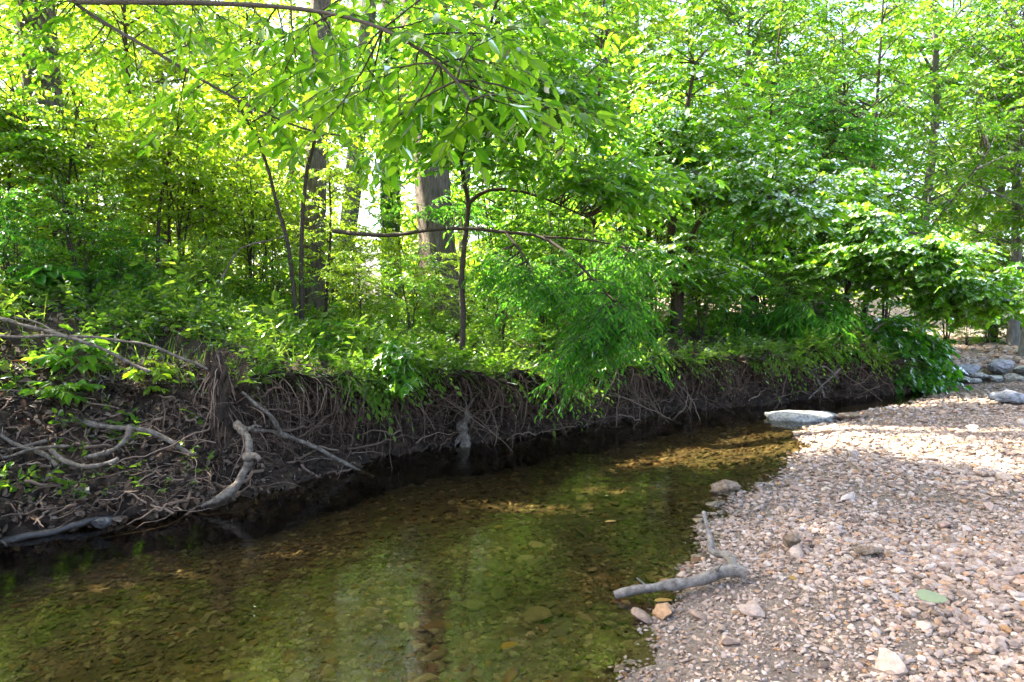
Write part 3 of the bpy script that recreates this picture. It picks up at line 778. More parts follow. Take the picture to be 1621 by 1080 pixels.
litter(1500, -100, 420, -.78, .3, .035)
litter(2600, -100, 760, 0, 3.5, .07)
litter(3200, 420, 1450, -.85, .1, .035)
litter(1200, 600, 1450, 0, 2, .06)
tag(obj('leaf_litter', mb.mesh('leaf_litter', M['litter'])), 'brown dead leaves strewn over the earth bank and slope', 'leaf litter', kind='stuff')

# ------------------------------------------------------------------ undergrowth
r7 = np.random.default_rng(77)
mb = MB()
def herbs(n, c0, c1, u0, u1, hgt, m, L, W, kind, pw=1.0, mbx=mb, up=.75):
    st = station(r7.uniform(c0, c1, n)) + r7.normal(size=n) * .5
    u = u0 + (u1 - u0) * r7.random(n) ** pw
    clump = Noise(91, 2.4, 3)(bank_point(st, u))
    k = clump > r7.normal(size=n) * .5 - .35
    st, u = st[k], u[k]; p = bank_point(st, u); n = len(p)
    d = unit(np.c_[r7.normal(size=(n, 2)), np.full(n, up * 2)])
    h = r7.uniform(.4, 1.2, n) * hgt
    b, a, N, l, w, tw = sprays(p, d, m, h, L, W, r7, .25, .45, 1.0)
    leaves(mbx, b, a, N, l, w, kind)
herbs(4200, -150, 620, .0, 4.2, .34, 9, .072, .038, 'oval', 1.3)
herbs(2600, -150, 560, .0, 4.5, .42, 8, .06, .022, 'oval', 1.2)
herbs(500, -150, 620, .2, 4, .75, 12, .10, .05, 'oval', 1.1)
herbs(2000, -150, 600, -.15, 3.5, .30, 7, .085, .058, 'lobed', 1.2)
herbs(900, 560, 1450, 0, 3, .28, 7, .09, .06, 'lobed', 1.2)
herbs(3400, 420, 1000, .0, 4.5, .30, 10, .06, .03, 'oval', 1.3)
herbs(2600, 950, 1500, .0, 4.5, .34, 10, .075, .04, 'oval', 1.3)
herbs(2200, -150, 1500, 3, 11, .7, 12, .10, .055, 'oval', 1)
n = 620
st = station(r7.uniform(540, 1480, n)); p = bank_point(st, r7.uniform(-.06, .12, n)); k = Noise(92, 3.0, 3)(p) > r7.normal(size=n) * .4 - .1; st, p = st[k], p[k]; n = len(p)
dn = np.stack([-np.interp(st, kk, bn[:, 0]), -np.interp(st, kk, bn[:, 1]), .1 + 0 * st], 1) + r7.normal(size=(n, 3)) * .4
b, a, N, l, w, tw = sprays(p, unit(dn), 9, r7.uniform(.12, .4, n), .06, .03, r7, .75, .5, 1.0)
leaves(mb, b, a, N, l, w, 'oval')
n = 1000
st = station(r7.uniform(420, 1480, n)); p = bank_point(st, r7.uniform(-.04, .1, n))
dn = unit(np.stack([-np.interp(st, kk, bn[:, 0]), -np.interp(st, kk, bn[:, 1]), .1 + r7.normal(size=n) * .6], 1) + r7.normal(size=(n, 3)) * .4)
leaves(mb, p, dn, unit(np.cross(dn, r7.normal(size=(n, 3)))), r7.uniform(.08, .3, n), r7.uniform(.004, .01, n), 'blade')
herbs(1300, -120, 330, -.5, 0, .16, 6, .06, .038, 'oval', .8)
herbs(1500, -200, 380, -.1, 1.6, .28, 8, .07, .04, 'oval', 1)
herbs(260, 480, 1400, -.35, 0, .16, 7, .05, .028, 'oval', 1)
# grass and sedge blades
n = 3600
st = station(r7.uniform(-150, 1500, n)); p = bank_point(st, r7.random(n) ** 1.4 * 3.5)
d = unit(np.c_[r7.normal(size=(n, 2)) * .6, np.ones(n)])
leaves(mb, p, d, unit(np.cross(d, r7.normal(size=(n, 3)))), r7.uniform(.08, .28, n), r7.uniform(.004, .010, n), 'blade')
tag(obj('undergrowth', mb.mesh('undergrowth', M['leaf_ground'])), 'low weeds and grass covering the slope above the bank', 'undergrowth', kind='stuff')

# ------------------------------------------------------------------ trees and shrubs
def simple_plant(name, label, cat, base, skels, ells, leafmat, woodmat, seed, group=None, foliage_name='foliage', stem_name='stem', **kw):
    """skels: list of (pts, r0, r1) in world space; ells: foliage volumes in world space."""
    r = np.random.default_rng(seed)
    root = empty(name, base); tag(root, label, cat, group)
    mw, ml = MB(), MB(); sk = []
    for k, (pts, r0, r1) in enumerate(skels):
        p, _ = tube(mw, pts, r0, r1, 36, 10, 0, seed + k, .10)
        sk.append(p)
    sk = np.concatenate(sk)
    foliage(mw, ml, sk, ells, r, **kw)
    obj(stem_name, mw.mesh(stem_name, woodmat, True, base), root)
    obj(foliage_name, ml.mesh(foliage_name, leafmat, False, base), root)
    return root

# prototypes in local space, base at the origin
def proto_shrub(seed, h, leafmat, woodmat, kind, L, W, stems=5, nb=60, spread=1., per=8, m=10, name='shrub'):
    r = np.random.default_rng(seed); sk = []
    for s in range(stems):
        a = r.uniform(0, 6.28); e = np.array([math.cos(a), math.sin(a), 0]) * r.uniform(.15, .6) * spread
        sk.append((np.array([e * .08, e * .35 + (0, 0, h * .3), e * .8 + (0, 0, h * .62), e * 1.3 + (0, 0, h * r.uniform(.8, 1.))]) + r.normal(size=(4, 3)) * .05 * np.array([[0], [1], [1], [1]]), .018 * h / 3, .005))
    ells = [((0, 0, h * .6), (spread * 1.15, spread * 1.15, h * .46), nb), ((0, 0, h * .25), (spread, spread, h * .2), nb // 5)]
    return simple_plant(name, 'x', 'shrub', (0, 0, 0), sk, ells, leafmat, woodmat, seed, per=per, m=m, L=L, W=W, kind=kind, br=.008, tw=(.2, .45), jit=.95, droop=.4)

def proto_tree(seed, h, r0, c0, cr, nb, L, W, kind, leafmat, woodmat, per=9, m=10, name='tree', lean=.3, tw=(.3, .7), br=.02, stem_name='trunk'):
    r = np.random.default_rng(seed)
    q = np.array([(0, 0, -.15), (0, 0, h * .2), (0, 0, h * .45), (0, 0, h * .7), (0, 0, h)], float)
    q[1:, :2] += r.normal(size=(4, 2)).cumsum(0) * lean * .3
    sk = [(q, r0, r0 * .15)]
    for k in range(7):
        f = r.uniform(c0 / h, .85); b = np.array([np.interp(f * h, q[:, 2], q[:, i]) for i in range(3)])
        a = r.uniform(0, 6.28); e = np.array([math.cos(a), math.sin(a), 0]) * cr * r.uniform(.5, .9)
        sk.append((np.array([b, b + e * .5 + (0, 0, .12 * h * .5), b + e + (0, 0, .12 * h)]), r0 * .4 * (1.1 - f), r0 * .06))
    ells = [((q[-1, 0] * .6, q[-1, 1] * .6, (h + c0) / 2 + .2), (cr, cr, (h - c0) / 2 + .4), nb)]
    return simple_plant(name, 'x', 'tree', (0, 0, 0), sk, ells, leafmat, woodmat, seed, per=per, m=m, L=L, W=W, kind=kind, br=br, tw=tw, foliage_name='crown', stem_name=stem_name, jit=.9, droop=.4)

protos = {
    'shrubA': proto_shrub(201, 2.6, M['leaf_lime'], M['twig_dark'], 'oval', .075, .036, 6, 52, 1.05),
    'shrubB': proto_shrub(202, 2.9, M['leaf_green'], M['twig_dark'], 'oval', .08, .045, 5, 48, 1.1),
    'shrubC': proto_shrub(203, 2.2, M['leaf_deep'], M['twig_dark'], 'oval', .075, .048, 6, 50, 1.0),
    'sapA': proto_tree(211, 5.6, .045, 1.0, 1.8, 78, .10, .05, 'oval', M['leaf_lime'], M['twig_dark'], per=8, m=9, name='young_tree', br=.010, tw=(.25, .5)),
    'sapB': proto_tree(212, 6.0, .05, 1.2, 1.8, 75, .10, .056, 'oval', M['leaf_green'], M['twig_dark'], per=8, m=9, name='young_tree', br=.010, tw=(.25, .5)),
    'midA': proto_tree(221, 9, .13, 2.2, 2.8, 105, .14, .085, 'diamond', M['leaf_lime'], M['bark_grey'], per=9, m=10, name='woodland_tree', br=.02),
    'midB': proto_tree(222, 9.6, .14, 2.0, 2.9, 105, .15, .09, 'diamond', M['leaf_green'], M['bark_grey'], per=9, m=10, name='woodland_tree', br=.02),
    'thinA': proto_tree(223, 12, .13, 2.6, 2.6, 80, .14, .085, 'diamond', M['leaf_green'], M['bark_grey'], per=8, m=9, name='woodland_tree', br=.018, lean=1.1),
    'bigA': proto_tree(231, 19, .26, 6.5, 4.6, 75, .20, .12, 'diamond', M['leaf_green'], M['bark'], per=9, m=10, name='tall_tree', tw=(.5, 1.0), br=.03),
}
used = set()
def put(kind, px, d, label, rz=0., sc=1., group=None, cat=None, z=None):
    p0 = protos[kind]
    o = p0 if kind not in used else copy_tree(p0)
    used.add(kind)
    x = (px - 810.5) / F_PX * d
    zz = land_z(x, d) if z is None else z
    o.location = (x, d, zz - .03); o.rotation_euler = (0, 0, rz); o.scale = (sc, sc, sc)
    o['label'] = label
    if cat: o['category'] = cat
    if group: o['group'] = group
    elif 'group' in o.keys(): del o['group']
    return o

# --- large trunks near the bank, each with its own bark
def big_tree(px, d, w0, w1, lean, label, seed, tops, mat='bark', h=17, crown=True, off=(0, 0), nb=48, shade_ells=()):
    base = np.array([(px - 810.5) / F_PX * d, d, 0.]); base[2] = land_z(base[0], base[1]) - .1
    root = empty('tall_tree', base); tag(root, label, 'tree')
    q = np.array([[0, 0, -.1], [0, 0, 1], [0, 0, 3], [0, 0, 6], [0, 0, h * .6], [0, 0, h]], float)
    q[:, 0] += np.array([0, .1, .35, .7, 1., 1.2]) * lean[0]; q[:, 1] += np.array([0, .1, .35, .7, 1., 1.2]) * lean[1]
    n = 150
    p = smooth_path(q, n); rad = np.interp(p[:, 2], [-.1, .3, .9, 6, h], [w0 * 1.5, w0 * 1.15, w0, w1, .04])
    sides = 40
    V, F = tubes(p[None], rad[None], sides)
    th_ = np.tile(np.linspace(0, 2 * math.pi, sides, endpoint=False), n)
    c = np.repeat(p, sides, 0); s = np.c_[np.cos(th_) * 3.2, np.sin(th_) * 3.2, c[:, 2] * .9]
    rid = np.abs(Noise(seed, 2.4, 3)(s * 1.6))
    V = c + (V - c) * (1 + .10 * Noise(seed + 1, .8, 3)(s) - .10 * np.exp(-(rid / .16) ** 2))[:, None]
    obj('trunk', MB().add(V, F).mesh('trunk', M[mat], True), root)
    if crown:
        r = np.random.default_rng(seed); mw, ml = MB(), MB()
        ells = [((lean[0] * 1.1 + off[0], lean[1] * 1.1 + off[1], h * .68), (3.6, 3.2, h * .25), nb)] + list(shade_ells)
        foliage(mw, ml, p[60:], ells, r, per=8, m=10, L=.19, W=.11, kind='diamond', tw=(.5, .9), br=.03)
        obj('branches', mw.mesh('branches', M[mat], True), root)
        obj('crown', ml.mesh('crown', M['leaf_green'], False), root)
    return root, base
t1, t1b = big_tree(95, 7.6, .19, .16, (-.3, 0), 'thick grey-brown trunk at the upper left, roots hidden in undergrowth', 401, None, off=(-.3, -.8), nb=80, shade_ells=[((-.8, -3.6, 10.5), (3.2, 2.8, 3.0), 150), ((-2.8, -2.0, 6.4), (2.0, 1.8, 1.8), 90)])  # extra crown volumes out of view towards the creek, added to shade the water
t2, t2b = big_tree(492, 8.8, .14, .125, (.35, .2), 'ridged brown trunk behind the thin leaning stems', 402, None, off=(-.2, -.3), nb=80)
t3, t3b = big_tree(706, 9.2, .25, .21, (-.7, .2), 'thickest dark ridged trunk behind the slim forked tree', 403, None, off=(.3, -.4), nb=70)
t4, t4b = big_tree(540, 14.5, .19, .15, (.9, 0), 'smooth grey trunk against the bright gap, leaning right', 404, None, nb=24, mat='bark_grey')
t5, t5b = big_tree(620, 16, .20, .17, (.0, 0), 'ivy green trunk in the middle of the bright gap', 405, None, nb=24, mat='bark_grey')
# ivy clothing the trunk in the gap
r8 = np.random.default_rng(88); mbi = MB(); n = 2600
zz = r8.uniform(.1, 7, n); aa = r8.uniform(0, 6.28, n); rd = .22
p = np.c_[np.cos(aa) * rd, np.sin(aa) * rd, zz]; N = np.c_[np.cos(aa), np.sin(aa), .4 + 0 * aa]
leaves(mbi, p, unit(np.c_[-np.sin(aa), np.cos(aa), -1.5 + r8.normal(size=n) * .5]), unit(N + r8.normal(size=(n, 3)) * .4), .10, .09, 'diamond')
obj('ivy', mbi.mesh('ivy', M['leaf_deep']), t5)

# --- the limbs of the left tree that reach over towards the camera, with leaves one can tell apart
rl = np.random.default_rng(500)
leaf_meshes = []
def big_leaf(seed):
    r = np.random.default_rng(seed); nA, nB = 9, 2
    a = np.linspace(0, 1, nA); wv = np.sin(a ** .85 * math.pi) ** .8 * (1 - .25 * a); wv[-1] = 0; wv[0] = 0
    bend = r.uniform(.12, .3); fold = r.uniform(.12, .28); curl = r.normal() * .05
    V, F = [], []
    for s in (-1, 0, 1):
        V.append(np.c_[a, s * wv * .26 + curl * a * a, fold * np.abs(s) * wv * .26 - bend * a ** 2 * .6 + (.012 * np.sin(a * 30) * abs(s))])
    V = np.concatenate(V)
    for s in range(2):
        for i in range(nA - 1): F.append((s * nA + i, s * nA + i + 1, (s + 1) * nA + i + 1, (s + 1) * nA + i))
    return MB().add(V, F).mesh('leaf', M['leaf_green'], True)
leaf_meshes = [big_leaf(i) for i in range(8)]
def leaf_objects(parent, frames, origin, n_max):
    b, a, N, l, w = frames
    for i in range(min(len(b), n_max)):
        A = unit(a[i]); B = unit(np.cross(N[i], A)); C = np.cross(A, B)
        o = obj('leaf', leaf_meshes[i % 8], parent)
        m4 = Matrix(((A[0] * l[i], B[0] * l[i], C[0] * l[i], b[i][0] - origin[0]), (A[1] * l[i], B[1] * l[i], C[1] * l[i], b[i][1] - origin[1]),
                     (A[2] * l[i], B[2] * l[i], C[2] * l[i], b[i][2] - origin[2]), (0, 0, 0, 1)))
        o.matrix_local = m4
def limb(tree, base, pts, r0, r1, ends, seed, n_leaf, L, m=9, tw=(.3, .5), per=3, extra=0):
    """ends: targets of side branches; leaves on twigs along them."""
    r = np.random.default_rng(seed); mw = MB()
    p, _ = tube(mw, pts, r0, r1, 50, 8, 0, seed, .08)
    pth = limbs_to(p[8:], np.asarray(ends), r, .06, low=.0)
    n, k, _ = pth.shape
    mw.add(*tubes(pth, np.linspace(.006, .002, k)[None], 5))
    A, D = [], []
    for i in range(n):
        for j in range(per):
            f = .35 + .65 * (j + r.random()) / per; x = f * (k - 1); a_i = min(int(x), k - 2)
            A.append(pth[i, a_i] * (1 - x + a_i) + pth[i, a_i + 1] * (x - a_i)); T = unit(pth[i, a_i + 1] - pth[i, a_i])
            s = unit(np.cross(T, [0, 0, 1.])) * (1 if j % 2 else -1); D.append(unit(T + s * r.uniform(.3, .9)))
    A, D = np.array(A), np.array(D)
    b, a, N, l, w, tws = sprays(A, D, m, r.uniform(*tw, len(A)), L, L * .5, r, .35, .6, .5)
    mw.add(*tubes(tws, np.array([.0028, .002, .001])[None], 4))
    lo = obj('limb', mw.mesh('limb', M['twig_dark'], True, base), tree)
    order = r.permutation(len(b))
    leaf_objects(lo, (b[order], a[order], N[order], l[order], w[order]), base, n_leaf)
    rest = order[n_leaf:]
    if len(rest):
        ml = MB(); leaves(ml, b[rest], a[rest], N[rest], l[rest], l[rest] * .5, 'oval')
        tag(obj('foliage', ml.mesh('foliage', M['leaf_green'], False, base), lo), kind='stuff')
    return lo
def ends(*q): return [P(*e) for e in q]
limb(t1, t1b, path((92, -40, 7.4), (110, -2, 6.2), (200, 3, 5.2), (330, 5, 4.5), (480, 15, 3.9), (600, 44, 3.5), (700, 105, 3.3), (745, 160, 3.2)), .034, .006,
     ends((520, 60, 3.8), (560, 110, 3.7), (600, 130, 3.6), (640, 60, 3.4), (680, 30, 3.4), (760, 60, 3.3), (800, 110, 3.5), (700, 150, 3.4), (640, 190, 3.5), (780, 150, 3.2), (740, 190, 3.4), (560, 20, 3.7), (470, 70, 3.9), (690, -20, 3.4), (420, 40, 4.2), (300, 40, 4.6), (860, 180, 3.6), (900, 200, 3.7), (600, 210, 3.6), (520, 190, 3.8), (540, 90, 3.9), (500, 20, 4.0), (455, 110, 4.2), (400, 90, 4.4), (350, 30, 4.6), (600, -20, 3.8), (720, 120, 3.6), (820, 60, 3.7), (580, 160, 3.9), (480, 140, 4.2), (250, 20, 5.0), (660, 120, 3.7)),
     511, 210, .108, m=11, per=3)
limb(t1, t1b, path((96, -30, 7.4), (120, 5, 6.2), (180, 45, 5.7), (250, 85, 5.3), (370, 155, 5.0), (470, 200, 4.8), (540, 215, 4.7)), .024, .006,
     ends((200, 90, 5.6), (300, 150, 5.2), (330, 100, 5.2), (420, 150, 5.0), (440, 215, 4.9), (500, 170, 4.8), (560, 250, 4.7), (250, 40, 5.5), (390, 200, 5.0), (150, 90, 5.9), (60, 60, 6.2), (480, 130, 4.9), (540, 150, 4.7), (110, 30, 6.3), (30, 20, 6.3), (70, 10, 6.2), (150, 20, 6.0), (10, 70, 6.4), (20, 120, 6.4), (90, 140, 6.3), (500, 100, 5.0), (520, 60, 5.1), (430, 60, 5.2), (350, 60, 5.4), (220, 130, 5.7), (280, 200, 5.5)),
     512, 85, .105, m=11, per=3)

# --- the slim forked tree by the water with its level limb and drooping fine foliage
sb = P(731, 552, 6.6); sb[2] = land_z(sb[0], sb[1]) - .05
slim = [(np.array([sb, P(733, 500, 6.6), P(731, 440, 6.6), P(738, 362, 6.6), P(741, 320, 6.58), P(733, 280, 6.55), P(733, 238, 6.5), P(748, 180, 6.4), P(765, 90, 6.2), P(800, -60, 6.0)]), .033, .012),
        (path((734, 236, 6.5), (748, 212, 6.4), (775, 193, 6.3), (830, 165, 6.1), (900, 150, 5.9)), .020, .006),
        (path((742, 322, 6.58), (765, 305, 6.5), (795, 300, 6.4), (850, 310, 6.3), (930, 345, 6.1)), .020, .006)]
slim_ells = [((P(800, 120, 5.9)), (1.0, .6, .5), 34), (P(880, 190, 5.7), (.7, .6, .4), 30), (P(960, 260, 5.9), (.6, .6, .3), 24), (P(680, 90, 6.2), (.9, .7, .5), 26),
             (P(640, 200, 6.3), (.6, .5, .35), 14), (P(880, 30, 6), (.9, .7, .45), 24), (P(1020, 300, 6.3), (.5, .6, .25), 18), (P(760, 220, 5.8), (.6, .4, .25), 12)]
st_tree = simple_plant('slim_tree', 'slim dark forked tree rising from the bank edge over the creek', 'tree', sb, slim, slim_ells, M['leaf_green'], M['twig_dark'], 601,
                       foliage_name='crown', stem_name='trunk', per=5, m=9, L=.105, W=.056, kind='oval', br=.006, tw=(.3, .5), droop=.35, flat=.4, low=.2, jit=.7)
lv = [(path((528, 366, 7.2), (575, 371, 7.0), (625, 372, 6.9), (680, 364, 6.7), (738, 362, 6.55), (800, 368, 6.5), (855, 375, 6.4), (905, 408, 6.2), (950, 455, 6.05), (985, 490, 6.0)), .024, .010),
      (path((800, 368, 6.5), (820, 392, 6.4), (838, 420, 6.3), (850, 450, 6.2)), .014, .006), (path((855, 375, 6.4), (930, 380, 6.5), (1010, 395, 6.6)), .012, .005)]
simple_plant('leaning_branch', 'level dark limb crossing the slim trunk, fine leaves drooping over the water', 'branch', P(528, 366, 7.2), lv,
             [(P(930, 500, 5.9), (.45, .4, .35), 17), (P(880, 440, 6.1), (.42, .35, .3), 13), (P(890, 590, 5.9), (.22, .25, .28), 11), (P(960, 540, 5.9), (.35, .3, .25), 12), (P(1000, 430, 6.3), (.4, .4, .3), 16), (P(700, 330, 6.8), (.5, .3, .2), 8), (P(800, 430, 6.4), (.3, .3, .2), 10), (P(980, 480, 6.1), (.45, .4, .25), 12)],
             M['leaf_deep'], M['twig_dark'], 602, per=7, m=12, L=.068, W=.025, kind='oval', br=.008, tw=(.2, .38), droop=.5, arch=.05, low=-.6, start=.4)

# --- thin stems on the left slope
def stem_plant(label, pts, r0, r1, ells, leafmat, seed, **kw):
    pts = np.asarray(pts)
    b = pts[0].copy(); b[2] = land_z(b[0], b[1]) - .05; pts = np.concatenate([[b], pts[1:]])
    a = dict(per=6, m=9, L=.085, W=.044, kind='oval', br=.006, tw=(.2, .4), low=.2, jit=.9); a.update(kw)
    return simple_plant('young_tree', label, 'young tree', b, [(pts, r0, r1)], ells, leafmat, M['twig_dark'], seed, **a)
stem_plant('thin bare stem leaning left from the sunlit slope', path((472, 450, 7.0), (458, 400, 7.0), (440, 330, 7.0), (425, 270, 7.0), (405, 215, 7.0), (385, 180, 7.0), (360, 110, 7.0)), .026, .010,
           [(P(380, 150, 7.0), (.8, .6, .5), 22), (P(440, 200, 7.1), (.5, .5, .3), 12)], M['leaf_lime'], 611)
stem_plant('straight thin stem close beside the ridged brown trunk', path((476, 455, 7.1), (477, 400, 7.1), (479, 340, 7.1), (486, 270, 7.1), (494, 240, 7.1), (510, 150, 7.1)), .030, .014,
           [(P(520, 160, 7.0), (.5, .5, .4), 16)], M['leaf_lime'], 612)
stem_plant('forked sapling with crossed stems in the left thicket', path((246, 395, 7.4), (252, 340, 7.4), (262, 280, 7.4), (270, 235, 7.4), (290, 180, 7.4)), .024, .010,
           [(P(250, 230, 7.3), (.9, .6, .5), 26), (P(300, 180, 7.3), (.6, .5, .4), 16)], M['leaf_lime'], 613)
stem_plant('pale stem leaning left beside the crossed saplings', path((332, 372, 7.8), (318, 320, 7.8), (300, 280, 7.8), (280, 255, 7.8)), .022, .010, [(P(290, 250, 7.8), (.5, .5, .35), 14)], M['leaf_lime'], 614)
stem_plant('dark multi-branched sapling at the left edge', path((10, 345, 6.6), (14, 290, 6.6), (28, 240, 6.6), (60, 200, 6.6)), .024, .008, [(P(40, 230, 6.5), (.6, .5, .5), 22), (P(-20, 160, 6.4), (.6, .5, .5), 14)], M['leaf_green'], 615)

rt_ = np.random.default_rng(650)
TS = ['thin stem rising behind the top of the drooping fine leaves', 'thin stem just right of the drooping fine leaves', 'thin stem midway between the drooping leaves and the clustered trunk', 'thin stem set furthest back left of the clustered trunk',
      'thin stem close to the left of the clustered trunk', 'thin stem close to the right of the clustered trunk', 'second thin stem to the right of the clustered trunk', 'thin stem crossing the foot of the diagonal stem',
      'thin stem behind the diagonal stem', 'thin stem under the diagonal stem towards the layered sprays', 'first thin stem to the right of the slim forked tree', 'second thin stem to the right of the slim forked tree']
for k, (px, d, top) in enumerate([(905, 9.6, 300), (938, 10.4, 330), (985, 10.0, 320), (1012, 11.0, 280), (1040, 10.2, 330), (1112, 10.4, 300), (1150, 10.8, 310), (1205, 10.6, 330), (1228, 11.4, 300), (1262, 11.0, 340), (820, 9.8, 330), (870, 10.6, 300)]):
    dx = rt_.normal() * 22
    stem_plant(TS[k], path((px, 500, d), (px + dx * .4, 430, d), (px + dx * .7 + 5, 370, d), (px + dx, top, d - .1)), rt_.uniform(.014, .028), .006,
               [(P(px + dx, top - 20, d - .1), (.4, .4, .3), 7)], M['leaf_green'], 651 + k)['group'] = 'thin stems among the shrubs'
# --- overhanging trees on the right
def tree_r(name, label, base_px, d, skels, ells, mat, seed, woodmat='twig_dark', **kw):
    b = np.array([(base_px - 810.5) / F_PX * d, d, 0.]); b[2] = land_z(b[0], b[1]) - .05
    sk = [(np.concatenate([[b], np.asarray(s[0])]) if k == 0 else s[0], s[1], s[2]) for k, s in enumerate(skels)]
    a = dict(per=5, m=9, L=.10, W=.075, kind='lobed', br=.010, tw=(.25, .5), droop=.3, flat=.35, low=.3, arch=.1, jit=.65); a.update(kw)
    return simple_plant(name, label, 'tree', b, sk, ells, M[mat], M[woodmat], seed, foliage_name='crown', stem_name='trunk', **a)
tree_r('understory_tree', 'leafy tree on the bank with brown clustered trunk and spreading crown', 1072, 9.6,
       [(path((1070, 470, 9.5), (1062, 400, 9.4), (1068, 320, 9.2), (1080, 220, 9.0), (1100, 100, 8.8)), .085, .02), (path((1066, 440, 9.5), (1090, 380, 9.2), (1130, 330, 8.9), (1210, 320, 8.5), (1245, 345, 8.3)), .04, .012),
        (path((1074, 520, 9.5), (1082, 440, 9.6), (1110, 340, 9.6), (1150, 260, 9.6)), .05, .015)],
       [(P(1060, 270, 8.5), (.9, .8, .4), 26), (P(1150, 290, 8.2), (.8, .8, .35), 28), (P(1230, 340, 8.2), (.7, .7, .3), 22), (P(1120, 200, 8.6), (1.1, .9, .5), 28), (P(1000, 190, 8.6), (.7, .7, .4), 18), (P(1200, 240, 8.8), (.9, .8, .4), 24), (P(1100, 100, 8.8), (1.2, 1, .6), 26), (P(1280, 300, 8.8), (.6, .6, .3), 14), (P(1060, 400, 8.9), (.6, .5, .4), 16), (P(1150, 420, 9.0), (.7, .5, .35), 16)],
       'leaf_green', 621)
tree_r('understory_tree', 'broad-leaved tree leaning out low over the water in layered sprays', 1335, 11.0,
       [(path((1340, 470, 10.9), (1355, 420, 10.7), (1390, 380, 10.4), (1450, 370, 10.0), (1520, 400, 9.7)), .06, .015), (path((1345, 450, 10.9), (1320, 380, 10.8), (1310, 300, 10.7)), .04, .012), (path((1360, 420, 10.7), (1420, 430, 10.2), (1500, 450, 9.8), (1580, 470, 9.6)), .03, .010)],
       [(P(1400, 385, 9.8), (.9, .8, .22), 34), (P(1480, 400, 9.6), (.8, .8, .22), 30), (P(1540, 440, 9.4), (.8, .8, .25), 30), (P(1590, 480, 9.4), (.5, .7, .22), 20), (P(1330, 350, 10.0), (.8, .7, .25), 24), (P(1300, 420, 10.2), (.8, .7, .3), 22), (P(1450, 450, 10.0), (.8, .7, .3), 26), (P(1350, 300, 10.4), (.9, .8, .4), 22), (P(1260, 470, 10.2), (.6, .5, .3), 14), (P(1510, 500, 10), (.6, .6, .22), 14)],
       'leaf_green', 622, L=.11, W=.088)
tree_r('understory_tree', 'slender tree with a diagonal stem behind the layered sprays', 1180, 11.5,
       [(path((1185, 480, 11.5), (1230, 430, 11.4), (1290, 395, 11.2), (1340, 340, 11.2)), .05, .02), (path((1230, 430, 11.4), (1300, 250, 11.6), (1400, 150, 11.8)), .03, .012)],
       [(P(1300, 230, 11.5), (1.2, 1, .6), 34), (P(1390, 240, 11.5), (.7, .9, .5), 16), (P(1240, 150, 11.5), (1.2, 1, .6), 30), (P(1230, 380, 11.3), (.8, .8, .5), 24), (P(1180, 430, 11.2), (.6, .6, .4), 16)],
       'leaf_deep', 623, kind='oval', L=.10, W=.06)
# vine thicket draped at the end of the bank
vb = P(1430, 560, 10.6); vb[2] = land_z(vb[0], vb[1]) - .1
simple_plant('vine_thicket', 'mound of round-leaved vine hanging down to the water at the bank end', 'vine', vb,
             [(path((1400, 600, 10.8), (1420, 540, 10.7), (1440, 500, 10.6)), .02, .01), (path((1440, 590, 10.8), (1470, 545, 10.6), (1490, 570, 10.4)), .015, .008)],
             [(P(1430, 560, 10.3), (.55, .5, .40), 60), (P(1460, 595, 10.0), (.42, .4, .22), 36), (P(1415, 590, 10.1), (.30, .35, .25), 24), (P(1390, 530, 10.5), (.4, .4, .3), 22), (P(1475, 560, 10.3), (.3, .4, .3), 20)],
             M['leaf_deep'], M['twig_dark'], 631, per=4, m=6, L=.12, W=.115, kind='lobed', br=.005, tw=(.15, .3), droop=.5, low=-.2, jit=.5)
vb2 = P(1290, 530, 9.9); vb2[2] = land_z(vb2[0], vb2[1]) - .05
simple_plant('bank_shrub', 'long-leaved shrub drooping over the bank left of the vine mound', 'shrub', vb2,
             [(np.array([vb2, P(1290, 490, 9.8), P(1300, 460, 9.7)]), .015, .008)], [(P(1300, 530, 9.6), (.5, .4, .25), 30), (P(1240, 500, 9.8), (.5, .4, .2), 22), (P(1330, 500, 9.8), (.3, .3, .25), 14)],
             M['leaf_deep'], M['twig_dark'], 632, per=5, m=9, L=.13, W=.04, kind='oval', br=.005, tw=(.2, .4), droop=.6, low=-.1)
hb = P(625, 570, 6.0); hb[2] = land_z(hb[0], hb[1]) - .02
simple_plant('bank_plant', 'broad-leaved plant hanging over the lip of the bank', 'plant', hb, [(np.array([hb, P(628, 540, 5.95), P(635, 525, 5.9)]), .007, .003)],
             [(P(632, 560, 5.8), (.14, .12, .14), 9), (P(645, 600, 5.75), (.1, .1, .1), 6)], M['leaf_green'], M['twig_dark'], 633, per=3, m=5, L=.11, W=.07, kind='lobed', br=.003, tw=(.08, .18), droop=.4, low=-.2)
for k, (px, py, d, lab, mt, LL) in enumerate([(115, 590, 4.95, 'broad-leaved weed on the bare slope above the leaf pile', 'leaf_green', .11), (75, 440, 5.9, 'large-leaved weed in the dark greenery at the left edge', 'leaf_deep', .15),
                                           (105, 655, 4.7, 'small bright green plant growing out of the leaf pile', 'leaf_green', .09), (235, 575, 5.0, 'yellow-green tuft under the pale branches', 'leaf_lime', .07),
                                           (520, 500, 6.3, 'bright weed clump at the lip of the bank below the thin stems', 'leaf_green', .10)]):
    b = P(px, py, d); b[2] = min(b[2], land_z(b[0], b[1]) + .1) - .03
    simple_plant('weed', lab, 'plant', b, [(np.array([b, b + (0, 0, .1), b + (.02, .0, .22)]), .005, .002)], [(b + (0, 0, .18), (.22, .2, .12), 12)], M[mt], M['twig_dark'], 640 + k, per=2, m=6, L=LL, W=LL * .6, kind='oval', br=.003, tw=(.08, .16), droop=.2)

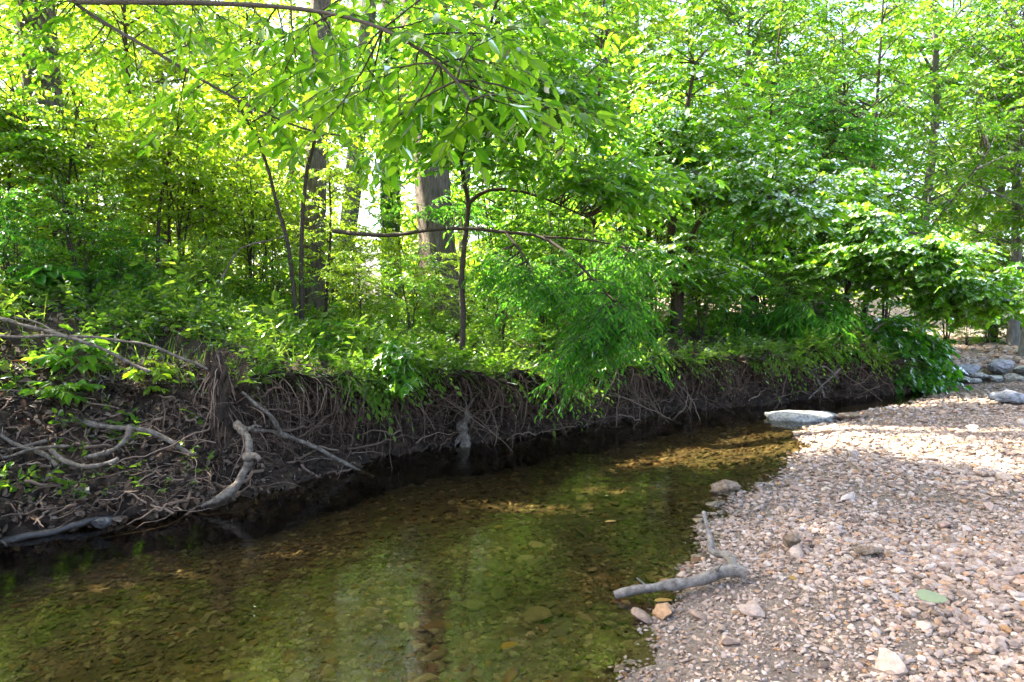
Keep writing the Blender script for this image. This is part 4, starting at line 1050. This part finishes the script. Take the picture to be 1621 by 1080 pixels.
# --- thickets and woods behind
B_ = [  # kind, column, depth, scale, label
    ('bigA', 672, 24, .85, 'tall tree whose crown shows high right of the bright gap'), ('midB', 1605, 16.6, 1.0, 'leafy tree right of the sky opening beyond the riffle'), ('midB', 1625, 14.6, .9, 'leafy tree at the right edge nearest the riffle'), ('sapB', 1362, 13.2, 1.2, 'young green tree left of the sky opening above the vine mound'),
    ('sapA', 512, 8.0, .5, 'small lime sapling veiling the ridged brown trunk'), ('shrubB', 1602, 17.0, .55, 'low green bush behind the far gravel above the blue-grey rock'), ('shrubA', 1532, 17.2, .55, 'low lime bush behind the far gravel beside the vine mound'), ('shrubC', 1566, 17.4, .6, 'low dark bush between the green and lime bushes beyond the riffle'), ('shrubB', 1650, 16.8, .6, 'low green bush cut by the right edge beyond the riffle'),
    ('sapB', -330, 5.0, 1.25, 'leafy green sapling entering at the upper left corner, added to shade the water'),  # sapling rooted out of view, added to keep sun off the near water
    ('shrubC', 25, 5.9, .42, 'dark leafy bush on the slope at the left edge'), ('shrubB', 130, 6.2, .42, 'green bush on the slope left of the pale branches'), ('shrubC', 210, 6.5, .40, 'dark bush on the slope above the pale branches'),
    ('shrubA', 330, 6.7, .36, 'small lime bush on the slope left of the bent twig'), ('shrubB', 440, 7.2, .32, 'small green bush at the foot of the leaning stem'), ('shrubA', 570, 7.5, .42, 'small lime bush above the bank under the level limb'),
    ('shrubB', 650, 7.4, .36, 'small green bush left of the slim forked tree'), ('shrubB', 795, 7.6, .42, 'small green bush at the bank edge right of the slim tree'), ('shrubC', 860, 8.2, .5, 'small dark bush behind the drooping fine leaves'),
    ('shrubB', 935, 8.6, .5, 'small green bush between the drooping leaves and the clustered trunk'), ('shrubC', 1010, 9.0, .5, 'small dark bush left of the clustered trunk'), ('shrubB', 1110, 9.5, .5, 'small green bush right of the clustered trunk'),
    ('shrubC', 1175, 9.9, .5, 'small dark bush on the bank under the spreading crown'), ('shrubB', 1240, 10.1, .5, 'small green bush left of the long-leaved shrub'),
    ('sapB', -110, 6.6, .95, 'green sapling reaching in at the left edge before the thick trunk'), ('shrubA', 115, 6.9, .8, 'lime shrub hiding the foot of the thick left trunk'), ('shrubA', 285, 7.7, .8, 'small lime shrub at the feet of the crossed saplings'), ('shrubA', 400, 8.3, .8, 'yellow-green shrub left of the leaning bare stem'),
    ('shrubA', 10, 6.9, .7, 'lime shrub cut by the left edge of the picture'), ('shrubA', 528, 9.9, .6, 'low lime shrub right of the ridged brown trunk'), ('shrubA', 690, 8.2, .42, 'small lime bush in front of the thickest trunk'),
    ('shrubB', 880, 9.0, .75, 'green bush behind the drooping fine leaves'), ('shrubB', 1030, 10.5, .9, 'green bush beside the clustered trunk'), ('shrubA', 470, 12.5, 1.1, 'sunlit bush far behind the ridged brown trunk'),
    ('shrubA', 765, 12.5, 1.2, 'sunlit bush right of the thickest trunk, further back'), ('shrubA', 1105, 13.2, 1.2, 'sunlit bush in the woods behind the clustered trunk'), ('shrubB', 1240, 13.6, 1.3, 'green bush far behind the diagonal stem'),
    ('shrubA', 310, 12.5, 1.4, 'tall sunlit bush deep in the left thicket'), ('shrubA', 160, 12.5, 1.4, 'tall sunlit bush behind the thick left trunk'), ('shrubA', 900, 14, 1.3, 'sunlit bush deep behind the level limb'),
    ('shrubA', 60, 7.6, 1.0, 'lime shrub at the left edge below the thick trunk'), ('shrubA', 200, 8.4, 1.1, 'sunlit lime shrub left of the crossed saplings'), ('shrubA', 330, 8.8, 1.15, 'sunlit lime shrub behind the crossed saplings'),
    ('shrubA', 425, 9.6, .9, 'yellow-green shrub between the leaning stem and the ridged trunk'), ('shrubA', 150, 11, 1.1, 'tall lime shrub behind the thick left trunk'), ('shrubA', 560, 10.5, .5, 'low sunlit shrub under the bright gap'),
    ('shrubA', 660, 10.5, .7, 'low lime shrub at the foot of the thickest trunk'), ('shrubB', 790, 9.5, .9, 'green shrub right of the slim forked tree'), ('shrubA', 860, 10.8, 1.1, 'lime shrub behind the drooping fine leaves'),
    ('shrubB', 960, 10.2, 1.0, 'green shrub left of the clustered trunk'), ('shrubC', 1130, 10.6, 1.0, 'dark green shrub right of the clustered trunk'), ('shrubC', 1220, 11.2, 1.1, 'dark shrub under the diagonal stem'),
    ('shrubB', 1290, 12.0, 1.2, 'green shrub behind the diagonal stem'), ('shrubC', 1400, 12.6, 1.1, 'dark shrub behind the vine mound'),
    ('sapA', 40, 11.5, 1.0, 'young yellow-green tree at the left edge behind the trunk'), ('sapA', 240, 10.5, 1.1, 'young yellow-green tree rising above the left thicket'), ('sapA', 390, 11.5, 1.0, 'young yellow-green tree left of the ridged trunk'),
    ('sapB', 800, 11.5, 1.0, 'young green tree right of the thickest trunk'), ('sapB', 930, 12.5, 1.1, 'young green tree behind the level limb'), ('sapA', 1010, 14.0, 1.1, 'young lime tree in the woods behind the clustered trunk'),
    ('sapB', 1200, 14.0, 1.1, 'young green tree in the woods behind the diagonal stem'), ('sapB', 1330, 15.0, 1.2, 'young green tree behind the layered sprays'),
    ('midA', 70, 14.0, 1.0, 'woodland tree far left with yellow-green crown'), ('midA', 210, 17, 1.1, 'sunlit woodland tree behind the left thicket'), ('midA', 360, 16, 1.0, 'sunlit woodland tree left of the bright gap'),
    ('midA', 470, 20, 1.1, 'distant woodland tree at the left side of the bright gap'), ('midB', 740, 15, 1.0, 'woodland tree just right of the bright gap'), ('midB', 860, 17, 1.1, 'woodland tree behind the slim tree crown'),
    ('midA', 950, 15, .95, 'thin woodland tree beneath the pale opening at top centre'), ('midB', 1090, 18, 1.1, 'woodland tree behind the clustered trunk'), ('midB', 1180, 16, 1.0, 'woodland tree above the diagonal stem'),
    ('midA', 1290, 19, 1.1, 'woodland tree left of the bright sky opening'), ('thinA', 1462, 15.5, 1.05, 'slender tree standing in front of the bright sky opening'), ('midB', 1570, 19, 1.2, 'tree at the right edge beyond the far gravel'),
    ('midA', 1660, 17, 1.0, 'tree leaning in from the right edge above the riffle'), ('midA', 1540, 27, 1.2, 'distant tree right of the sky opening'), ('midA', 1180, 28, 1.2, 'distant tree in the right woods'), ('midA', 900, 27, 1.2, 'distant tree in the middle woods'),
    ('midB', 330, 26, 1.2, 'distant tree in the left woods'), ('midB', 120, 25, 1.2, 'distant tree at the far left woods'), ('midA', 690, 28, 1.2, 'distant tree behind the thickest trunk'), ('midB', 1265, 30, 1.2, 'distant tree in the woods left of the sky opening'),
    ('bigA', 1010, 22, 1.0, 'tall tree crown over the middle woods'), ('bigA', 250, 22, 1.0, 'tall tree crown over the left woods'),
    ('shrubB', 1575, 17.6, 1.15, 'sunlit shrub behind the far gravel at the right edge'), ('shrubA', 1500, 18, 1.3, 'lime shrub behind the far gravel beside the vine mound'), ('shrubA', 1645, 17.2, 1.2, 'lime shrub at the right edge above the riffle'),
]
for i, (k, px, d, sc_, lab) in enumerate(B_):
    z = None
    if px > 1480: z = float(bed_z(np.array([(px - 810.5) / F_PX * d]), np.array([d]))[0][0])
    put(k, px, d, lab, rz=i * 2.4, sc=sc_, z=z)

# far woods: one mass
r9 = np.random.default_rng(99); mb = MB(); mbw = MB()
n = 34000
az = r9.uniform(-.72, .85, n); dd = r9.uniform(36, 56, n)
hh = 5.0 + 3.5 * Noise(95, 9, 3)(np.c_[az, 0 * az])
zc = r9.random(n) ** .8 * hh * (dd / 36)
col_ = 810 + F_PX * np.tan(az)
keep = ~((np.abs(col_ - 582) < 45) | ((np.abs(col_ - 1430) < 45) & (zc > 5)))
az, dd, zc = az[keep], dd[keep], zc[keep]
p = np.c_[np.tan(az) * dd, dd, zc + .8]
m_ = len(p)
leaves(mb, p, unit(r9.normal(size=(m_, 3))), unit(r9.normal(size=(m_, 3)) + (0, 0, .8)), r9.uniform(.25, .55, m_), r9.uniform(.2, .35, m_), 'diamond')
dw = obj('distant_woods', mb.mesh('distant_woods', M['leaf_lime'])); tag(dw, 'hazy mass of far woods behind the trees', 'woods', kind='stuff')

# ------------------------------------------------------------------ small things on the bar and in the water
def one_leaf(name, label, c, L, W, rz, mat, tilt=.1, group=None):
    nA = 11; a = np.linspace(0, 1, nA); wv = np.sin(a ** .8 * math.pi) ** .7
    V = np.concatenate([np.c_[(a - .5) * L, s * wv * W * .5, .03 * L * np.sin(a * 3) + abs(s) * wv * W * .06] for s in (-1, 0, 1)])
    F = [(s * nA + i, s * nA + i + 1, (s + 1) * nA + i + 1, (s + 1) * nA + i) for s in range(2) for i in range(nA - 1)]
    V2 = V.copy(); V2[:, 2] -= .0015
    m_ = MB().add(V, F).add(V2, [f[::-1] for f in F])
    o = obj(name, m_.mesh(name, mat, True), loc=c); o.rotation_euler = (tilt, tilt * .5, rz)
    return tag(o, label, 'leaf', group)
one_leaf('fallen_leaf', 'pale green round leaf lying on the gravel', on(1476, 958, .16, .03), .13, .10, .3, M['pale_leaf'], .12)
one_leaf('fallen_leaf', 'yellow leaf floating beside the forked stick', on(1050, 952, .005, .004), .09, .035, .1, M['yellow_leaf'], 0.)
one_leaf('fallen_leaf', 'yellow leaf floating on the shallows by the gravel edge', on(967, 826, .004, .003), .075, .03, .2, M['yellow_leaf'], 0.)
one_leaf('fallen_leaf', 'brown-yellow leaf under the near water', on(807, 1022, -.02, .0), .08, .05, .6, M['yellow_leaf'], 0.)
for k, (px, py) in enumerate([(1255, 922), (1305, 948), (1258, 965)]):
    one_leaf('fallen_leaf', ['small yellow leaf on the gravel closest to the forked stick', 'small yellow leaf on the gravel between the forked stick and green leaf', 'small yellow leaf on the gravel below the forked stick'][k], on(px, py, .11, .02), .04, .025, k * 1.3, M['yellow_leaf'], .4, group='small yellow leaves on the gravel')
